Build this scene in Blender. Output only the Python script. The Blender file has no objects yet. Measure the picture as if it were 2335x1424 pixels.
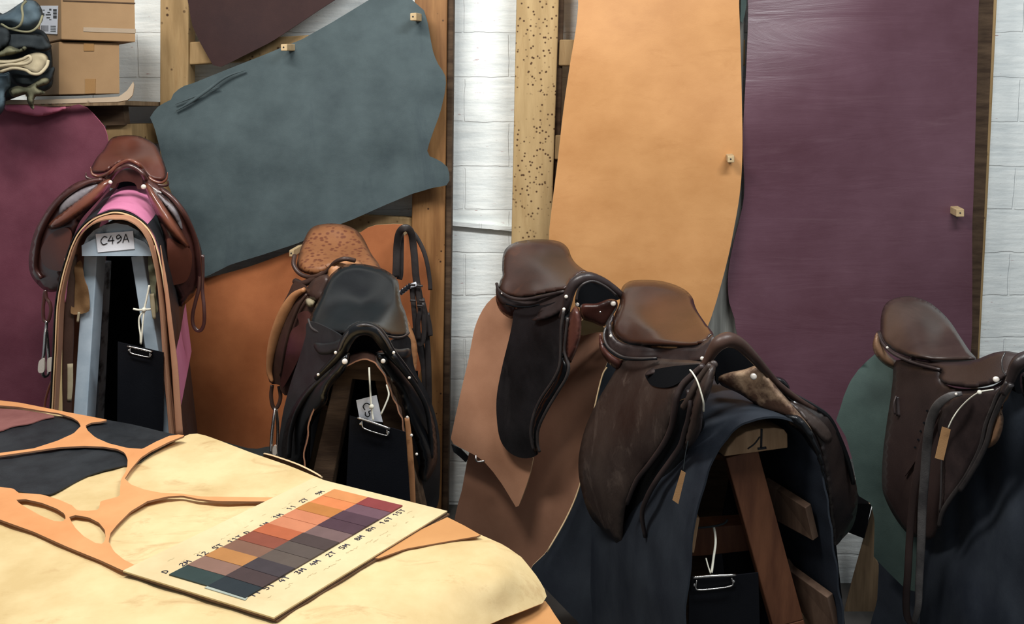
import bpy, math, random
import numpy as np
from mathutils import Vector, noise
from mathutils.geometry import delaunay_2d_cdt
random.seed(7)
C = bpy.context.scene.collection
# ------------------------------------------------------------------ camera model
F, PX, PY, PITCH, CZ = 2000.0, 1167.5, 470.0, math.radians(6), 1.85
cp, sp = math.cos(PITCH), math.sin(PITCH)
def ray(x, y):
    a = (x-PX)/F; b = -(y-PY)/F
    return Vector((a, cp+b*sp, -sp+b*cp))
def P(x, y, D):
    r = ray(x, y); return Vector((0, 0, CZ)) + r*(D/r.y)
def PZ(x, y, z):
    r = ray(x, y); return Vector((0, 0, CZ)) + r*((z-CZ)/r.z)
cam = bpy.data.cameras.new('camera'); co = bpy.data.objects.new('camera', cam); C.objects.link(co)
cam.sensor_width = 36; cam.lens = 36*F/2335; cam.shift_y = (470-712)/2335
co.location = (0, 0, CZ); co.rotation_euler = (math.pi/2-PITCH, 0, 0); cam.clip_start = .02
bpy.context.scene.camera = co
# zoom frames used while measuring: (offset x, offset y, scale)
A=(0,0,1); Z1=(0,0,2.967); Z2=(40,280,3.096); Z3=(60,600,3.236); Z4=(580,480,2.094); Z5=(340,0,2.157)
Z6=(1000,500,1.78); Z7=(1280,600,1.728); Z8=(1880,640,1.816); T1=(0,880,2.618); T2=(270,1080,2.994)
Z3c=(1020,0,1.925); Z4p=(1640,0,1.924); Z9=(1300,620,3.56); Z10=(1600,860,2.525)
def tr(Z, pts): return [(Z[0]+p[0]/Z[2], Z[1]+p[1]/Z[2])+tuple(p[2:]) for p in pts]
# ------------------------------------------------------------------ materials
def lin(c):
    l = .3*c[0]+.59*c[1]+.11*c[2]; c = [l+(v-l)*.94 for v in c]
    return tuple(((v/255)/12.92 if v/255 <= .04045 else ((v/255+.055)/1.055)**2.4) for v in c)+(1,)
MATS = {}
def nn(nt, t, **k):
    n = nt.nodes.new(t)
    for a, b in k.items():
        if hasattr(n, a): setattr(n, a, b)
        else: n.inputs[a.replace('_', ' ')].default_value = b
    return n
def mat(name, c1, c2=None, rough=.6, scale=6, stretch=(1,1,1), bump=.2, bscale=250, spec=.4, coat=0, spots=None, lo=.35, hi=.65,
        metal=0, sheen=0, wrinkle=None, rvar=.1, scratch=None):
    m = bpy.data.materials.new(name); m.use_nodes = True; nt = m.node_tree; L = nt.links.new
    b = nt.nodes['Principled BSDF']
    tc = nn(nt, 'ShaderNodeTexCoord'); mp = nn(nt, 'ShaderNodeMapping'); mp.inputs['Scale'].default_value = stretch
    L(tc.outputs['Object'], mp.inputs['Vector'])
    n1 = nn(nt, 'ShaderNodeTexNoise', Scale=scale, Detail=6, Roughness=.6); L(mp.outputs[0], n1.inputs['Vector'])
    r = nn(nt, 'ShaderNodeValToRGB'); r.color_ramp.elements[0].position = lo; r.color_ramp.elements[1].position = hi
    r.color_ramp.elements[0].color = lin(c1); r.color_ramp.elements[1].color = lin(c2 or c1)
    L(n1.outputs['Fac'], r.inputs[0]); col = r.outputs[0]
    if spots:   # (scale, threshold, colour, mask scale, mask lo)
        v = nn(nt, 'ShaderNodeTexVoronoi', Scale=spots[0]); L(tc.outputs['Object'], v.inputs['Vector'])
        lt = nn(nt, 'ShaderNodeMapRange'); lt.inputs['From Min'].default_value = spots[1]; lt.inputs['From Max'].default_value = spots[1]*.55
        L(v.outputs['Distance'], lt.inputs['Value'])
        n2 = nn(nt, 'ShaderNodeTexNoise', Scale=spots[3], Detail=2); L(tc.outputs['Object'], n2.inputs['Vector'])
        mk_ = nn(nt, 'ShaderNodeMapRange'); mk_.inputs['From Min'].default_value = spots[4]; mk_.inputs['From Max'].default_value = spots[4]+.06
        L(n2.outputs['Fac'], mk_.inputs['Value'])
        mu = nn(nt, 'ShaderNodeMath', operation='MULTIPLY'); L(lt.outputs[0], mu.inputs[0]); L(mk_.outputs[0], mu.inputs[1])
        mx = nn(nt, 'ShaderNodeMix', data_type='RGBA'); L(mu.outputs[0], mx.inputs['Factor']); L(col, mx.inputs[6]); mx.inputs[7].default_value = lin(spots[2]); col = mx.outputs[2]
    if scratch:  # (colour, scale, stretch, amount)
        m2 = nn(nt, 'ShaderNodeMapping'); m2.inputs['Scale'].default_value = scratch[2]; L(tc.outputs['Object'], m2.inputs['Vector'])
        n3 = nn(nt, 'ShaderNodeTexNoise', Scale=scratch[1], Detail=8, Roughness=.7, Distortion=.6); L(m2.outputs[0], n3.inputs['Vector'])
        k = nn(nt, 'ShaderNodeMapRange'); k.inputs['From Min'].default_value = .56; k.inputs['From Max'].default_value = .72; k.inputs['To Max'].default_value = scratch[3]
        L(n3.outputs['Fac'], k.inputs['Value'])
        mx = nn(nt, 'ShaderNodeMix', data_type='RGBA'); L(k.outputs[0], mx.inputs['Factor']); L(col, mx.inputs[6]); mx.inputs[7].default_value = lin(scratch[0]); col = mx.outputs[2]
    L(col, b.inputs['Base Color'])
    rr = nn(nt, 'ShaderNodeMapRange'); rr.inputs['To Min'].default_value = max(.05, rough-rvar); rr.inputs['To Max'].default_value = min(1, rough+rvar)
    L(n1.outputs['Fac'], rr.inputs['Value']); L(rr.outputs[0], b.inputs['Roughness'])
    b.inputs['Specular IOR Level'].default_value = spec; b.inputs['Metallic'].default_value = metal; b.inputs['Coat Weight'].default_value = coat
    b.inputs['Coat Roughness'].default_value = .25; b.inputs['Sheen Weight'].default_value = sheen
    nb = nn(nt, 'ShaderNodeTexNoise', Scale=bscale, Detail=3); L(mp.outputs[0], nb.inputs['Vector'])
    bu = nn(nt, 'ShaderNodeBump', Strength=bump, Distance=.002); L(nb.outputs['Fac'], bu.inputs['Height'])
    last = bu
    if wrinkle:  # (scale, stretch, strength, distance)
        m3 = nn(nt, 'ShaderNodeMapping'); m3.inputs['Scale'].default_value = wrinkle[1]; L(tc.outputs['Object'], m3.inputs['Vector'])
        n4 = nn(nt, 'ShaderNodeTexNoise', Scale=wrinkle[0], Detail=5, Roughness=.55, Distortion=.8); L(m3.outputs[0], n4.inputs['Vector'])
        b2 = nn(nt, 'ShaderNodeBump', Strength=wrinkle[2], Distance=wrinkle[3]); L(n4.outputs['Fac'], b2.inputs['Height']); L(bu.outputs[0], b2.inputs['Normal']); last = b2
    L(last.outputs[0], b.inputs['Normal'])
    MATS[name] = m; return m
M = MATS
mat('grey_hide', (57,70,73), (79,93,95), .75, 5, (1,1,1.2), .25, 300, .3, lo=.3, hi=.7, scratch=((48,60,68),3,(1,1,.35),.6), sheen=.1)
mat('dark_brown_hide', (46,28,28), (58,38,36), .7, 4, bump=.15, spec=.2)
mat('burgundy_hide', (104,52,66), (120,66,80), .85, 5, bump=.3, spec=.2)
mat('pink_lip', (172,88,112), (186,104,126), .8, 6, spec=.2)
mat('rust_hide', (150,82,42), (178,104,58), .6, 3, bump=.15)
mat('camel_hide', (190,132,76), (206,148,90), .55, 3, (1,1,1.5), .12, 200, .35, scratch=((170,112,58),4,(1,1,2.5),.35))
mat('purple_hide', (82,48,58), (98,64,76), .38, 1.6, (1,1,1.2), .1, 300, .6, wrinkle=(2.2,(.5,1,3),.3,.015), scratch=((128,98,106),4,(.35,1,4),.18))
mat('cream_hide', (202,174,120), (222,198,146), .6, 5, bump=.12, spec=.3, scratch=((176,134,84),6,(1,2.2,1),.6), wrinkle=(3,(1,1,1),.25,.02))
mat('black_hide', (24,27,31), (40,44,48), .5, 8, bump=.2, wrinkle=(9,(1,1,1),.4,.01))
mat('red_hide', (120,70,66), (140,88,82), .7, 8)
mat('natural_orange', (208,138,82), (222,154,98), .6, 5, bump=.12, scratch=((214,140,84),3,(1,2,1),.5))
mat('cut_edge', (214,180,134), (232,202,156), .8)
mat('cut_edge_dark', (130,92,66), (150,108,80), .8)
mat('cut_grey', (60,66,66), (84,88,84), .8)
mat('tan_hide', (166,116,86), (186,134,102), .7, 4, bump=.15, spec=.3)
mat('brown_tan_hide', (164,116,90), (180,130,102), .7, 4, bump=.15, spec=.3)
mat('navy_hide', (32,37,46), (50,56,64), .55, 5, (1,1,.6), .2, 250, .35)
mat('navy_dull', (22,27,36), (34,40,50), .8, 5, spec=.2)
mat('green_hide', (56,72,68), (74,92,86), .7, 4, bump=.2, spec=.3)
mat('pink_leather', (200,112,150), (216,130,166), .6, 4)
mat('wood_post', (142,114,74), (172,142,98), .7, 5, (4,4,.5), .2, 60, .25, spots=(34,.26,(70,46,26),6,.52), scratch=((132,94,50),2,(5,5,.6),.5))
mat('wood_holes', (168,138,92), (190,160,112), .75, 5, (4,4,.5), .2, 60, .25, spots=(52,.30,(78,52,30),4,.40), scratch=((150,114,66),2,(5,5,.6),.5))
mat('wood_orange', (122,80,42), (160,114,66), .6, 5, (4,4,.4), .2, 60, .3, spots=(40,.22,(60,36,18),6,.52), scratch=((112,68,30),2,(6,6,.5),.6))
mat('wood_dark', (62,46,34), (92,72,54), .8, 6, (1,4,6), .3, 60, .2)
mat('wood_trestle', (86,50,32), (110,68,44), .6, 5, (5,5,.8), .2, 70, .3)
mat('wood_slat', (78,58,46), (102,80,64), .7, 5, (5,5,.8), .2, 70, .3)
mat('wood_pale', (150,116,84), (178,142,106), .7, 6, (5,5,1), .2, 70, .25)
mat('wood_grey', (116,116,110), (160,160,152), .8, 4, (9,9,.5), .3, 60, .2)
mat('wood_leg', (104,84,62), (140,116,88), .75, 5, (7,7,.5), .3, 60, .2)
mat('peg_wood', (176,148,106), (196,170,128), .8, 20)
mat('painted_blue', (150,168,182), (172,188,200), .5, 9, bump=.1)
mat('painted_blue_shaded', (60,72,78), (150,168,180), .6, 12, lo=.35, hi=.5)
mat('cardboard', (138,108,74), (152,121,85), .85, 3, bump=.1)
mat('cardboard_pale', (146,126,104), (158,140,118), .85, 3)
mat('parcel_tape', (140,104,62), (148,112,70), .35, 3)
mat('white_paper', (214,218,226), (224,226,232), .7, 5)
mat('ink', (18,18,24), (24,24,30), .6)
mat('ink_blue', (34,36,62), (44,46,72), .6)
mat('faint_ink', (196,178,130), (204,186,140), .8)
mat('clip_black', (8,10,16), (12,14,20), .55, spec=.2)
mat('steel', (190,186,180), (220,216,210), .22, metal=1, rvar=.05)
mat('white_nail', (226,214,200), (240,230,216), .3, metal=.3)
mat('white_cord', (216,212,192), (232,228,210), .85, 60)
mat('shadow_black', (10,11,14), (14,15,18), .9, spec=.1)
mat('suede_scrap', (108,80,52), (136,104,70), .9, 9, spec=.1)
mat('green_suede', (84,88,70), (128,124,98), .9, 9, spec=.1)
mat('blue_roll', (52,68,78), (78,94,102), .75, 9, spec=.2)
mat('dark_scrap', (30,36,40), (52,58,60), .85, 9, spec=.2)
mat('cream_scrap', (150,138,110), (176,164,136), .9, 9, spec=.1)
# saddle leathers
mat('russet', (82,40,30), (94,48,34), .45, 5, bump=.12, spec=.5, coat=.1)
mat('mahogany', (60,32,30), (84,48,42), .3, 7, bump=.1, spec=.6, coat=.25)
mat('chestnut_roll', (104,56,40), (124,70,50), .28, 6, bump=.1, spec=.6, coat=.3)
mat('grey_felt', (110,104,108), (140,134,136), .5, 9)
mat('black_leather', (10,12,15), (17,19,22), .3, 8, bump=.1, spec=.38, coat=.08)
mat('black_skirt', (20,20,22), (36,36,38), .4, 12, bump=.15, spec=.5)
mat('spotted', (124,76,42), (138,88,52), .5, 6, bump=.2, spots=(50,.46,(100,52,30),9,.42))
mat('mid_brown', (56,38,32), (72,50,41), .4, 8, bump=.15)
mat('tan_rim', (164,110,70), (190,132,86), .4, 9)
mat('seat_brown', (50,33,28), (70,45,36), .36, 4, bump=.12, spec=.5, coat=.12, scratch=((122,72,46),4,(1,1,1),.3))
mat('seat_chestnut', (44,25,18), (68,39,26), .28, 4, bump=.12, spec=.55, coat=.25, scratch=((60,34,26),3,(1,1,1),.6))
mat('skirt_dark', (40,32,32), (60,48,46), .38, 9, bump=.15, spec=.5)
mat('flap_black', (18,17,18), (34,32,34), .42, 6, bump=.2, spec=.45, scratch=((62,58,58),5,(1,1,.6),.35))
mat('flap_worn', (42,31,28), (66,54,48), .4, 5, (1,1,.7), .3, 150, .45, scratch=((112,96,86),7,(1.3,1,.6),.55))
mat('flap_right', (44,33,32), (58,44,41), .42, 5, bump=.2, spec=.45)
mat('dark_umber', (30,24,24), (50,40,36), .3, 8, bump=.2, spec=.55, coat=.2)
mat('seat_umber', (52,38,33), (70,53,46), .38, 5, bump=.12, spec=.5, scratch=((104,84,72),4,(1,1,1),.25))
mat('roll_red', (74,38,32), (94,54,44), .34, 10, bump=.15, spec=.5, coat=.15)
mat('roll_tan', (112,82,60), (136,102,76), .4, 10, bump=.2)
mat('worn_panel', (80,54,40), (172,142,112), .6, 14, bump=.5, bscale=90, lo=.42, hi=.62)
mat('strap_grey', (58,55,55), (90,86,84), .45, 12, bump=.3, spec=.5)
mat('bridle', (38,34,34), (56,50,48), .4, 10)
mat('tag_card', (160,116,72), (172,128,82), .8, 9)
mat('piping', (46,42,42), (68,62,60), .3, 9, spec=.6)

# ------------------------------------------------------------------ mesh helpers
def link(name, V, Fc, mats, parent=None, fm=None, smooth=True, sharp=None, label=None, world_base=True):
    V = [Vector(v) for v in V]
    if parent is not None: base = Vector(parent['_b']) if '_b' in parent else Vector((0,0,0))
    else:
        mn = [min(v[i] for v in V) for i in range(3)]; mx = [max(v[i] for v in V) for i in range(3)]
        base = Vector(((mn[0]+mx[0])/2, (mn[1]+mx[1])/2, mn[2]))
    me = bpy.data.meshes.new(name); me.from_pydata([v-base for v in V], [], Fc); me.update()
    if not isinstance(mats, (list, tuple)): mats = [mats]
    for m in mats: me.materials.append(M[m])
    if fm is not None: me.polygons.foreach_set('material_index', fm)
    me.polygons.foreach_set('use_smooth', [smooth]*len(Fc))
    if sharp:
        ss = {tuple(sorted(e)) for e in sharp}
        for e in me.edges:
            if tuple(sorted(e.vertices)) in ss: e.use_edge_sharp = True
    o = bpy.data.objects.new(name, me); C.objects.link(o)
    if parent is not None: o.parent = parent; o['_b'] = list(base)
    else: o.location = base; o['_b'] = list(base)
    if label: o['label'] = label
    return o
def tag(o, label, cat, group=None):
    o['label'] = label; o['category'] = cat
    if group: o['group'] = group
    return o
def thing(name, base, label, cat, group=None):
    o = bpy.data.objects.new(name, None); C.objects.link(o); o.location = base; o['_b'] = list(base); o.empty_display_size = .05
    return tag(o, label, cat, group)
def struct(o): o['kind'] = 'structure'; return o
def crom(pts, n=6, closed=False):
    pts = [Vector(p) for p in pts]; N = len(pts); out = []
    rng = range(N) if closed else range(N-1)
    for i in rng:
        p1 = pts[i]; p2 = pts[(i+1) % N]
        p0 = pts[(i-1) % N] if closed or i > 0 else p1*2-p2
        p3 = pts[(i+2) % N] if closed or i+2 < N else p2*2-p1
        for k in range(n):
            t = k/n
            out.append(.5*((2*p1)+(p2-p0)*t+(2*p0-5*p1+4*p2-p3)*t*t+(3*p1-p0-3*p2+p3)*t**3))
    if not closed: out.append(pts[-1])
    return out
def resample(pts, step, closed=True):
    P_ = np.array([[p[0], p[1]] for p in pts])
    if closed: P_ = np.vstack([P_, P_[:1]])
    d = np.hypot(*np.diff(P_, axis=0).T); s = np.concatenate([[0], np.cumsum(d)]); n = max(4, int(s[-1]/step))
    t = np.linspace(0, s[-1], n, endpoint=not closed)
    return np.stack([np.interp(t, s, P_[:, 0]), np.interp(t, s, P_[:, 1])], 1)
def inside(pts, poly):
    x, y = pts[:, 0][:, None], pts[:, 1][:, None]; x1, y1 = poly[:, 0], poly[:, 1]; x2, y2 = np.roll(x1, -1), np.roll(y1, -1)
    c = ((y1 > y) != (y2 > y)) & (x < (x2-x1)*(y-y1)/np.where(y2 == y1, 1e-9, y2-y1)+x1)
    return c.sum(1) % 2 == 1
def bdist(pts, poly):
    a = poly; b = np.roll(poly, -1, 0); ab = b-a; out = np.full(len(pts), 1e9)
    for i in range(len(a)):
        t = np.clip(((pts-a[i])@ab[i])/max(1e-9, ab[i]@ab[i]), 0, 1)
        out = np.minimum(out, np.hypot(*((pts-(a[i]+t[:, None]*ab[i])).T)))
    return out
class TPS:
    def __init__(s, ctrl):
        c = np.array(ctrl, float); s.p = c[:, :2]/500; n = len(c)
        d = np.hypot(*(s.p[:, None]-s.p[None]).transpose(2, 0, 1)); K = np.where(d > 0, d*d*np.log(d+1e-12), 0)+np.eye(n)*1e-4
        Q = np.hstack([np.ones((n, 1)), s.p]); Am = np.block([[K, Q], [Q.T, np.zeros((3, 3))]])
        s.w = np.linalg.lstsq(Am, np.concatenate([c[:, 2], np.zeros(3)]), rcond=None)[0]
    def __call__(s, x, y):
        d = np.hypot(s.p[:, 0]-x/500, s.p[:, 1]-y/500)
        return float((np.where(d > 0, d*d*np.log(d+1e-12), 0)@s.w[:-3])+s.w[-3]+s.w[-2]*x/500+s.w[-1]*y/500)
def depth(spec):
    if callable(spec): return spec
    if isinstance(spec, (int, float)): return lambda x, y: spec
    return TPS(spec)
def sheet(name, outline, pos, mats, parent=None, th=.004, step=14, smooth=True, holes=(), puff=None, wav=None, label=None, mode='D', toward=False):
    """cut leather / board piece: outline measured in the photo frame, pos = depth (mode D) or height (mode Z)"""
    if mode == 'D': df = depth(pos)
    else: df = depth(pos)
    def ring(o):
        return resample([(p[0], p[1]) for p in (crom([(q[0], q[1], 0) for q in o], 8, True) if smooth else o)], step)
    out = ring(outline); hs = [ring(h) for h in holes]
    x0, y0 = out.min(0); x1, y1 = out.max(0)
    g = []; r = 0; y = y0
    while y < y1:
        x = x0+(step/2 if r % 2 else 0)
        while x < x1: g.append((x, y)); x += step
        y += step*.87; r += 1
    g = np.array(g) if g else np.zeros((0, 2))
    if len(g): g = g[inside(g, out)]
    if len(g): g = g[bdist(g, out) > step*.5]
    for h in hs:
        if len(g): g = g[~inside(g, h)]
        if len(g): g = g[bdist(g, h) > step*.5]
    pts = [tuple(p) for p in out]; edges = [(i, (i+1) % len(out)) for i in range(len(out))]
    for h in hs:
        o = len(pts); pts += [tuple(p) for p in h]; edges += [(o+i, o+(i+1) % len(h)) for i in range(len(h))]
    pts += [tuple(p) for p in g]
    vv, ee, ff, *_ = delaunay_2d_cdt([Vector(p) for p in pts], edges, [], 0, 1e-4)
    vv = np.array([[v.x, v.y] for v in vv]); cen = np.array([vv[list(f)].mean(0) for f in ff])
    keep = inside(cen, out)
    for h in hs: keep &= ~inside(cen, h)
    ff = [tuple(f) for f, k in zip(ff, keep) if k]
    bd = None
    if puff: bd = bdist(vv, out)
    W = []
    for i, (x, y) in enumerate(vv):
        d = df(x, y)
        if puff:
            w, h = puff; q = min(1, bd[i]/w); d += (h if mode == 'D' else -h)*(1-math.sqrt(max(0, 1-(1-q)**2)))
        if wav: d += wav[0]*noise.noise(Vector((x*wav[1]+wav[2], y*wav[1]*wav[3], wav[2])))
        W.append(P(x, y, d) if mode == 'D' else PZ(x, y, d))
    # orient faces toward the camera, build back side
    Nn = [Vector((0, 0, 0)) for _ in W]; F2 = []
    for f in ff:
        a, b, c = (W[i] for i in f); n = (b-a).cross(c-a)
        if n.dot(a-Vector((0, 0, CZ))) > 0: f = f[::-1]; n = -n
        F2.append(f)
        for i in f: Nn[i] += n
    for i in range(len(Nn)):
        Nn[i] = Nn[i].normalized() if Nn[i].length > 0 else Vector((0, -1, 0))
    n0 = len(W); V = W+[w-nr*th for w, nr in zip(W, Nn)]
    cnt = {}
    for f in F2:
        for k in range(3):
            e = (f[k], f[(k+1) % 3]); cnt[e] = 1
    rim = [e for e in cnt if (e[1], e[0]) not in cnt]
    Fc = list(F2)+[tuple(i+n0 for i in f[::-1]) for f in F2]+[(e[1], e[0], e[0]+n0, e[1]+n0) for e in rim]
    if not isinstance(mats, (list, tuple)): mats = [mats, mats]
    fm = [0]*len(F2)+[len(mats)-1 if len(mats) > 2 else 0]*len(F2)+[1]*len(rim)
    sharp = [] if puff else [e for e in rim]+[(e[0]+n0, e[1]+n0) for e in rim]
    used = sorted({i for f in Fc for i in f}); mp = {u: k for k, u in enumerate(used)}
    V = [V[u] for u in used]; Fc = [tuple(mp[i] for i in f) for f in Fc]; sharp = [(mp[a], mp[b]) for a, b in sharp]
    ob = link(name, V, Fc, mats, parent, fm, True, sharp, label); return ob
def sweep(name, pts, w, mats, parent=None, t=None, n=5, seg=12, label=None, z=None, raw=False):
    """swept band / cord: pts (x,y,D) in the photo frame or world vectors when raw; w half width, t half thickness"""
    Wp = [Vector(p) for p in pts] if raw else [P(*p) for p in pts]
    Pn = crom(Wp, n); N = len(Pn); ws = w if isinstance(w, (list, tuple)) else [w]*len(Wp)
    wi = np.interp(np.linspace(0, len(ws)-1, N), range(len(ws)), ws)
    V = []; Fc = []; prev = None
    for i, p in enumerate(Pn):
        tg = (Pn[min(N-1, i+1)]-Pn[max(0, i-1)]); tg = tg.normalized() if tg.length > 1e-9 else Vector((0, 0, 1))
        vd = (p-Vector((0, 0, CZ))).normalized(); a = tg.cross(vd)
        if a.length < .15 and prev is not None: a = prev-tg*prev.dot(tg)
        a = a.normalized() if a.length > 1e-6 else Vector((1, 0, 0))
        if prev is not None and a.dot(prev) < 0: a = -a
        prev = a; b = a.cross(tg).normalized(); tt = (t if t is not None else wi[i])
        for k in range(seg):
            th = 2*math.pi*k/seg; V.append(p+a*wi[i]*math.cos(th)+b*tt*math.sin(th))
    for i in range(N-1):
        for k in range(seg):
            Fc.append((i*seg+k, i*seg+(k+1) % seg, (i+1)*seg+(k+1) % seg, (i+1)*seg+k))
    Fc.append(tuple(range(seg))[::-1]); Fc.append(tuple((N-1)*seg+k for k in range(seg)))
    return link(name, V, Fc, mats, parent, None, True, None, label)
def slab(name, poly, D, ext, mats, parent=None, label=None, bev=.0):
    """solid piece: polygon face at depth(s) D extruded by a world vector"""
    n = len(poly); Ds = D if isinstance(D, (list, tuple)) else [D]*n
    f = [P(p[0], p[1], d) for p, d in zip(poly, Ds)]; ext = Vector(ext); V = f+[v+ext for v in f]
    nrm = (f[1]-f[0]).cross(f[2]-f[0]); a = tuple(range(n))
    if nrm.dot(ext) > 0: a = a[::-1]
    Fc = [a, tuple(i+n for i in a[::-1])]+[(a[(k+1) % n], a[k], a[k]+n, a[(k+1) % n]+n) for k in range(n)]
    o = link(name, V, Fc, mats, parent, None, False, None, label)
    if bev:
        m = o.modifiers.new('bevel', 'BEVEL'); m.width = bev; m.segments = 2; m.limit_method = 'ANGLE'
    return o
def drape(name, front, Df, Db, dx, mats, parent=None, th=.004, rows=8, wv_=.006, sag=0, dz=0, label=None, flare=0, yb=None):
    """leather laid over a trestle: the front edge measured in the photo, run back along the trestle"""
    fr = crom([P(x, y, Df) for x, y in front], 6); N = len(fr); R = rows; top = max(v.z for v in fr); V = []
    for r in range(R+1):
        t = r/R
        for i, p in enumerate(fr):
            wv = wv_*noise.noise(Vector((i*.3, t*3, Df)))
            V.append(p+Vector((dx*t+wv, (Db-Df)*t, dz*t+(wv if p.z < top-.1 else 0))))
    F1 = [(r*N+i, r*N+i+1, (r+1)*N+i+1, (r+1)*N+i) for r in range(R) for i in range(N-1)]
    Nn = [Vector((0, 0, 0)) for _ in V]
    for f in F1:
        n = (V[f[1]]-V[f[0]]).cross(V[f[3]]-V[f[0]])
        for i in f: Nn[i] += n
    # outward = away from the arch centre
    cx = sum((v.x for v in V))/len(V); s = sum(Nn[i].z for i in range(len(V)) if V[i].z > top-.05)
    if s < 0: F1 = [f[::-1] for f in F1]; Nn = [-n for n in Nn]
    n0 = len(V); V2 = V+[v-n.normalized()*th for v, n in zip(V, Nn)]
    cnt = {}
    for f in F1:
        for k in range(4): cnt[(f[k], f[(k+1) % 4])] = 1
    rim = [e for e in cnt if (e[1], e[0]) not in cnt]
    Fc = F1+[tuple(i+n0 for i in f[::-1]) for f in F1]+[(e[1], e[0], e[0]+n0, e[1]+n0) for e in rim]
    if not isinstance(mats, (list, tuple)): mats = [mats, mats]
    fm = [0]*len(F1)+[len(mats)-1 if len(mats) > 2 else 0]*len(F1)+[1]*len(rim)
    return link(name, V2, Fc, mats, parent, fm, True, rim+[(a+n0, b+n0) for a, b in rim], label)
def dome(name, x, y, D, r, mats, parent, label=None, flat=.5):
    c = P(x, y, D); V = []; Fc = []; nr, ns = 5, 14; q = (Vector((0, 0, CZ))-c).normalized()
    a = q.orthogonal().normalized(); b = q.cross(a)
    for i in range(nr):
        ph = i/(nr-1)*math.pi/2*.98
        for k in range(ns):
            th = 2*math.pi*k/ns; V.append(c+(a*math.cos(th)+b*math.sin(th))*r*math.cos(ph)+q*r*flat*math.sin(ph))
    for i in range(nr-1):
        for k in range(ns): Fc.append((i*ns+k, i*ns+(k+1) % ns, (i+1)*ns+(k+1) % ns, (i+1)*ns+k))
    Fc.append(tuple((nr-1)*ns+k for k in range(ns))); Fc.append(tuple(range(ns))[::-1])
    return link(name, V, Fc, mats, parent, None, True, None, label)
def dd(Z, pts, D=None): # zoom frame points with a depth
    return [(q[0], q[1], q[2] if len(q) > 2 else D) for q in tr(Z, pts)]
GL = {'C': [[(.9,.85),(.5,1),(.15,.7),(.1,.35),(.4,0),(.9,.12)]], '4': [[(.45,1),(.05,.4),(.85,.4)],[(.65,.75),(.65,0)]],
 '9': [[(.8,.7),(.5,1),(.2,.8),(.35,.5),(.8,.7),(.75,.3),(.3,0)]], 'A': [[(.05,0),(.45,1),(.85,0)],[(.2,.35),(.7,.35)]],
 '1': [[(.2,.75),(.5,1),(.5,0)]], 'T': [[(0,1),(.9,1)],[(.45,1),(.45,0)]], 'M': [[(0,0),(.1,1),(.45,.4),(.8,1),(.9,0)]], 'H': [[(.1,1),(.1,0)],[(.8,1),(.8,0)],[(.1,.5),(.8,.5)]],
 '5': [[(.8,1),(.2,1),(.15,.6),(.6,.6),(.8,.3),(.5,0),(.1,.1)]], '3': [[(.1,.9),(.6,1),(.7,.75),(.4,.55),(.75,.3),(.5,0),(.1,.1)]],
 '2': [[(.1,.8),(.5,1),(.8,.75),(.1,0),(.9,0)]], '8': [[(.5,.5),(.2,.75),(.5,1),(.8,.75),(.5,.5),(.15,.25),(.5,0),(.85,.25),(.5,.5)]],
 '6': [[(.7,1),(.25,.6),(.15,.25),(.5,0),(.8,.25),(.5,.5),(.2,.35)]], 'D': [[(.1,0),(.1,1),(.7,.8),(.75,.3),(.1,0)]], 'L': [[(.15,1),(.15,0),(.8,0)]]}
def write(name, text, org, ax, up, r, m, parent, adv=1.15, label=None):
    """pen lettering as thin raised ink strokes in the plane (ax, up)"""
    V = []; Fc = []; nrm = ax.cross(up).normalized()
    for ci, ch in enumerate(text):
        for st in GL[ch]:
            pts = crom([org+ax*(ci*adv+p[0])+up*p[1] for p in st], 4) if len(st) > 2 and ch not in 'MAHTL4' else [org+ax*(ci*adv+p[0])+up*p[1] for p in st]
            for a, b in zip(pts, pts[1:]):
                d = (b-a).normalized(); s = d.cross(nrm)*r; o = len(V); e = d*r*.6
                for q in (a-e-s, a-e+s, b+e+s, b+e-s): V.append(q+nrm*.0004)
                for q in (a-e-s, a-e+s, b+e+s, b+e-s): V.append(q-nrm*.0004)
                Fc += [(o, o+1, o+2, o+3), (o+7, o+6, o+5, o+4)]+[(o+k, o+4+k, o+4+(k+1) % 4, o+(k+1) % 4) for k in range(4)]
    return link(name, V, Fc, m, parent, None, False, None, label)
# ================================================================== ROOM
def box_obj(name, lo, hi, m, parent=None):
    x0, y0, z0 = lo; x1, y1, z1 = hi
    V = [(x, y, z) for x in (x0, x1) for y in (y0, y1) for z in (z0, z1)]
    Fc = [(0,1,3,2),(4,6,7,5),(0,4,5,1),(2,3,7,6),(0,2,6,4),(1,5,7,3)]
    return link(name, V, Fc, m, parent, None, False)
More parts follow.
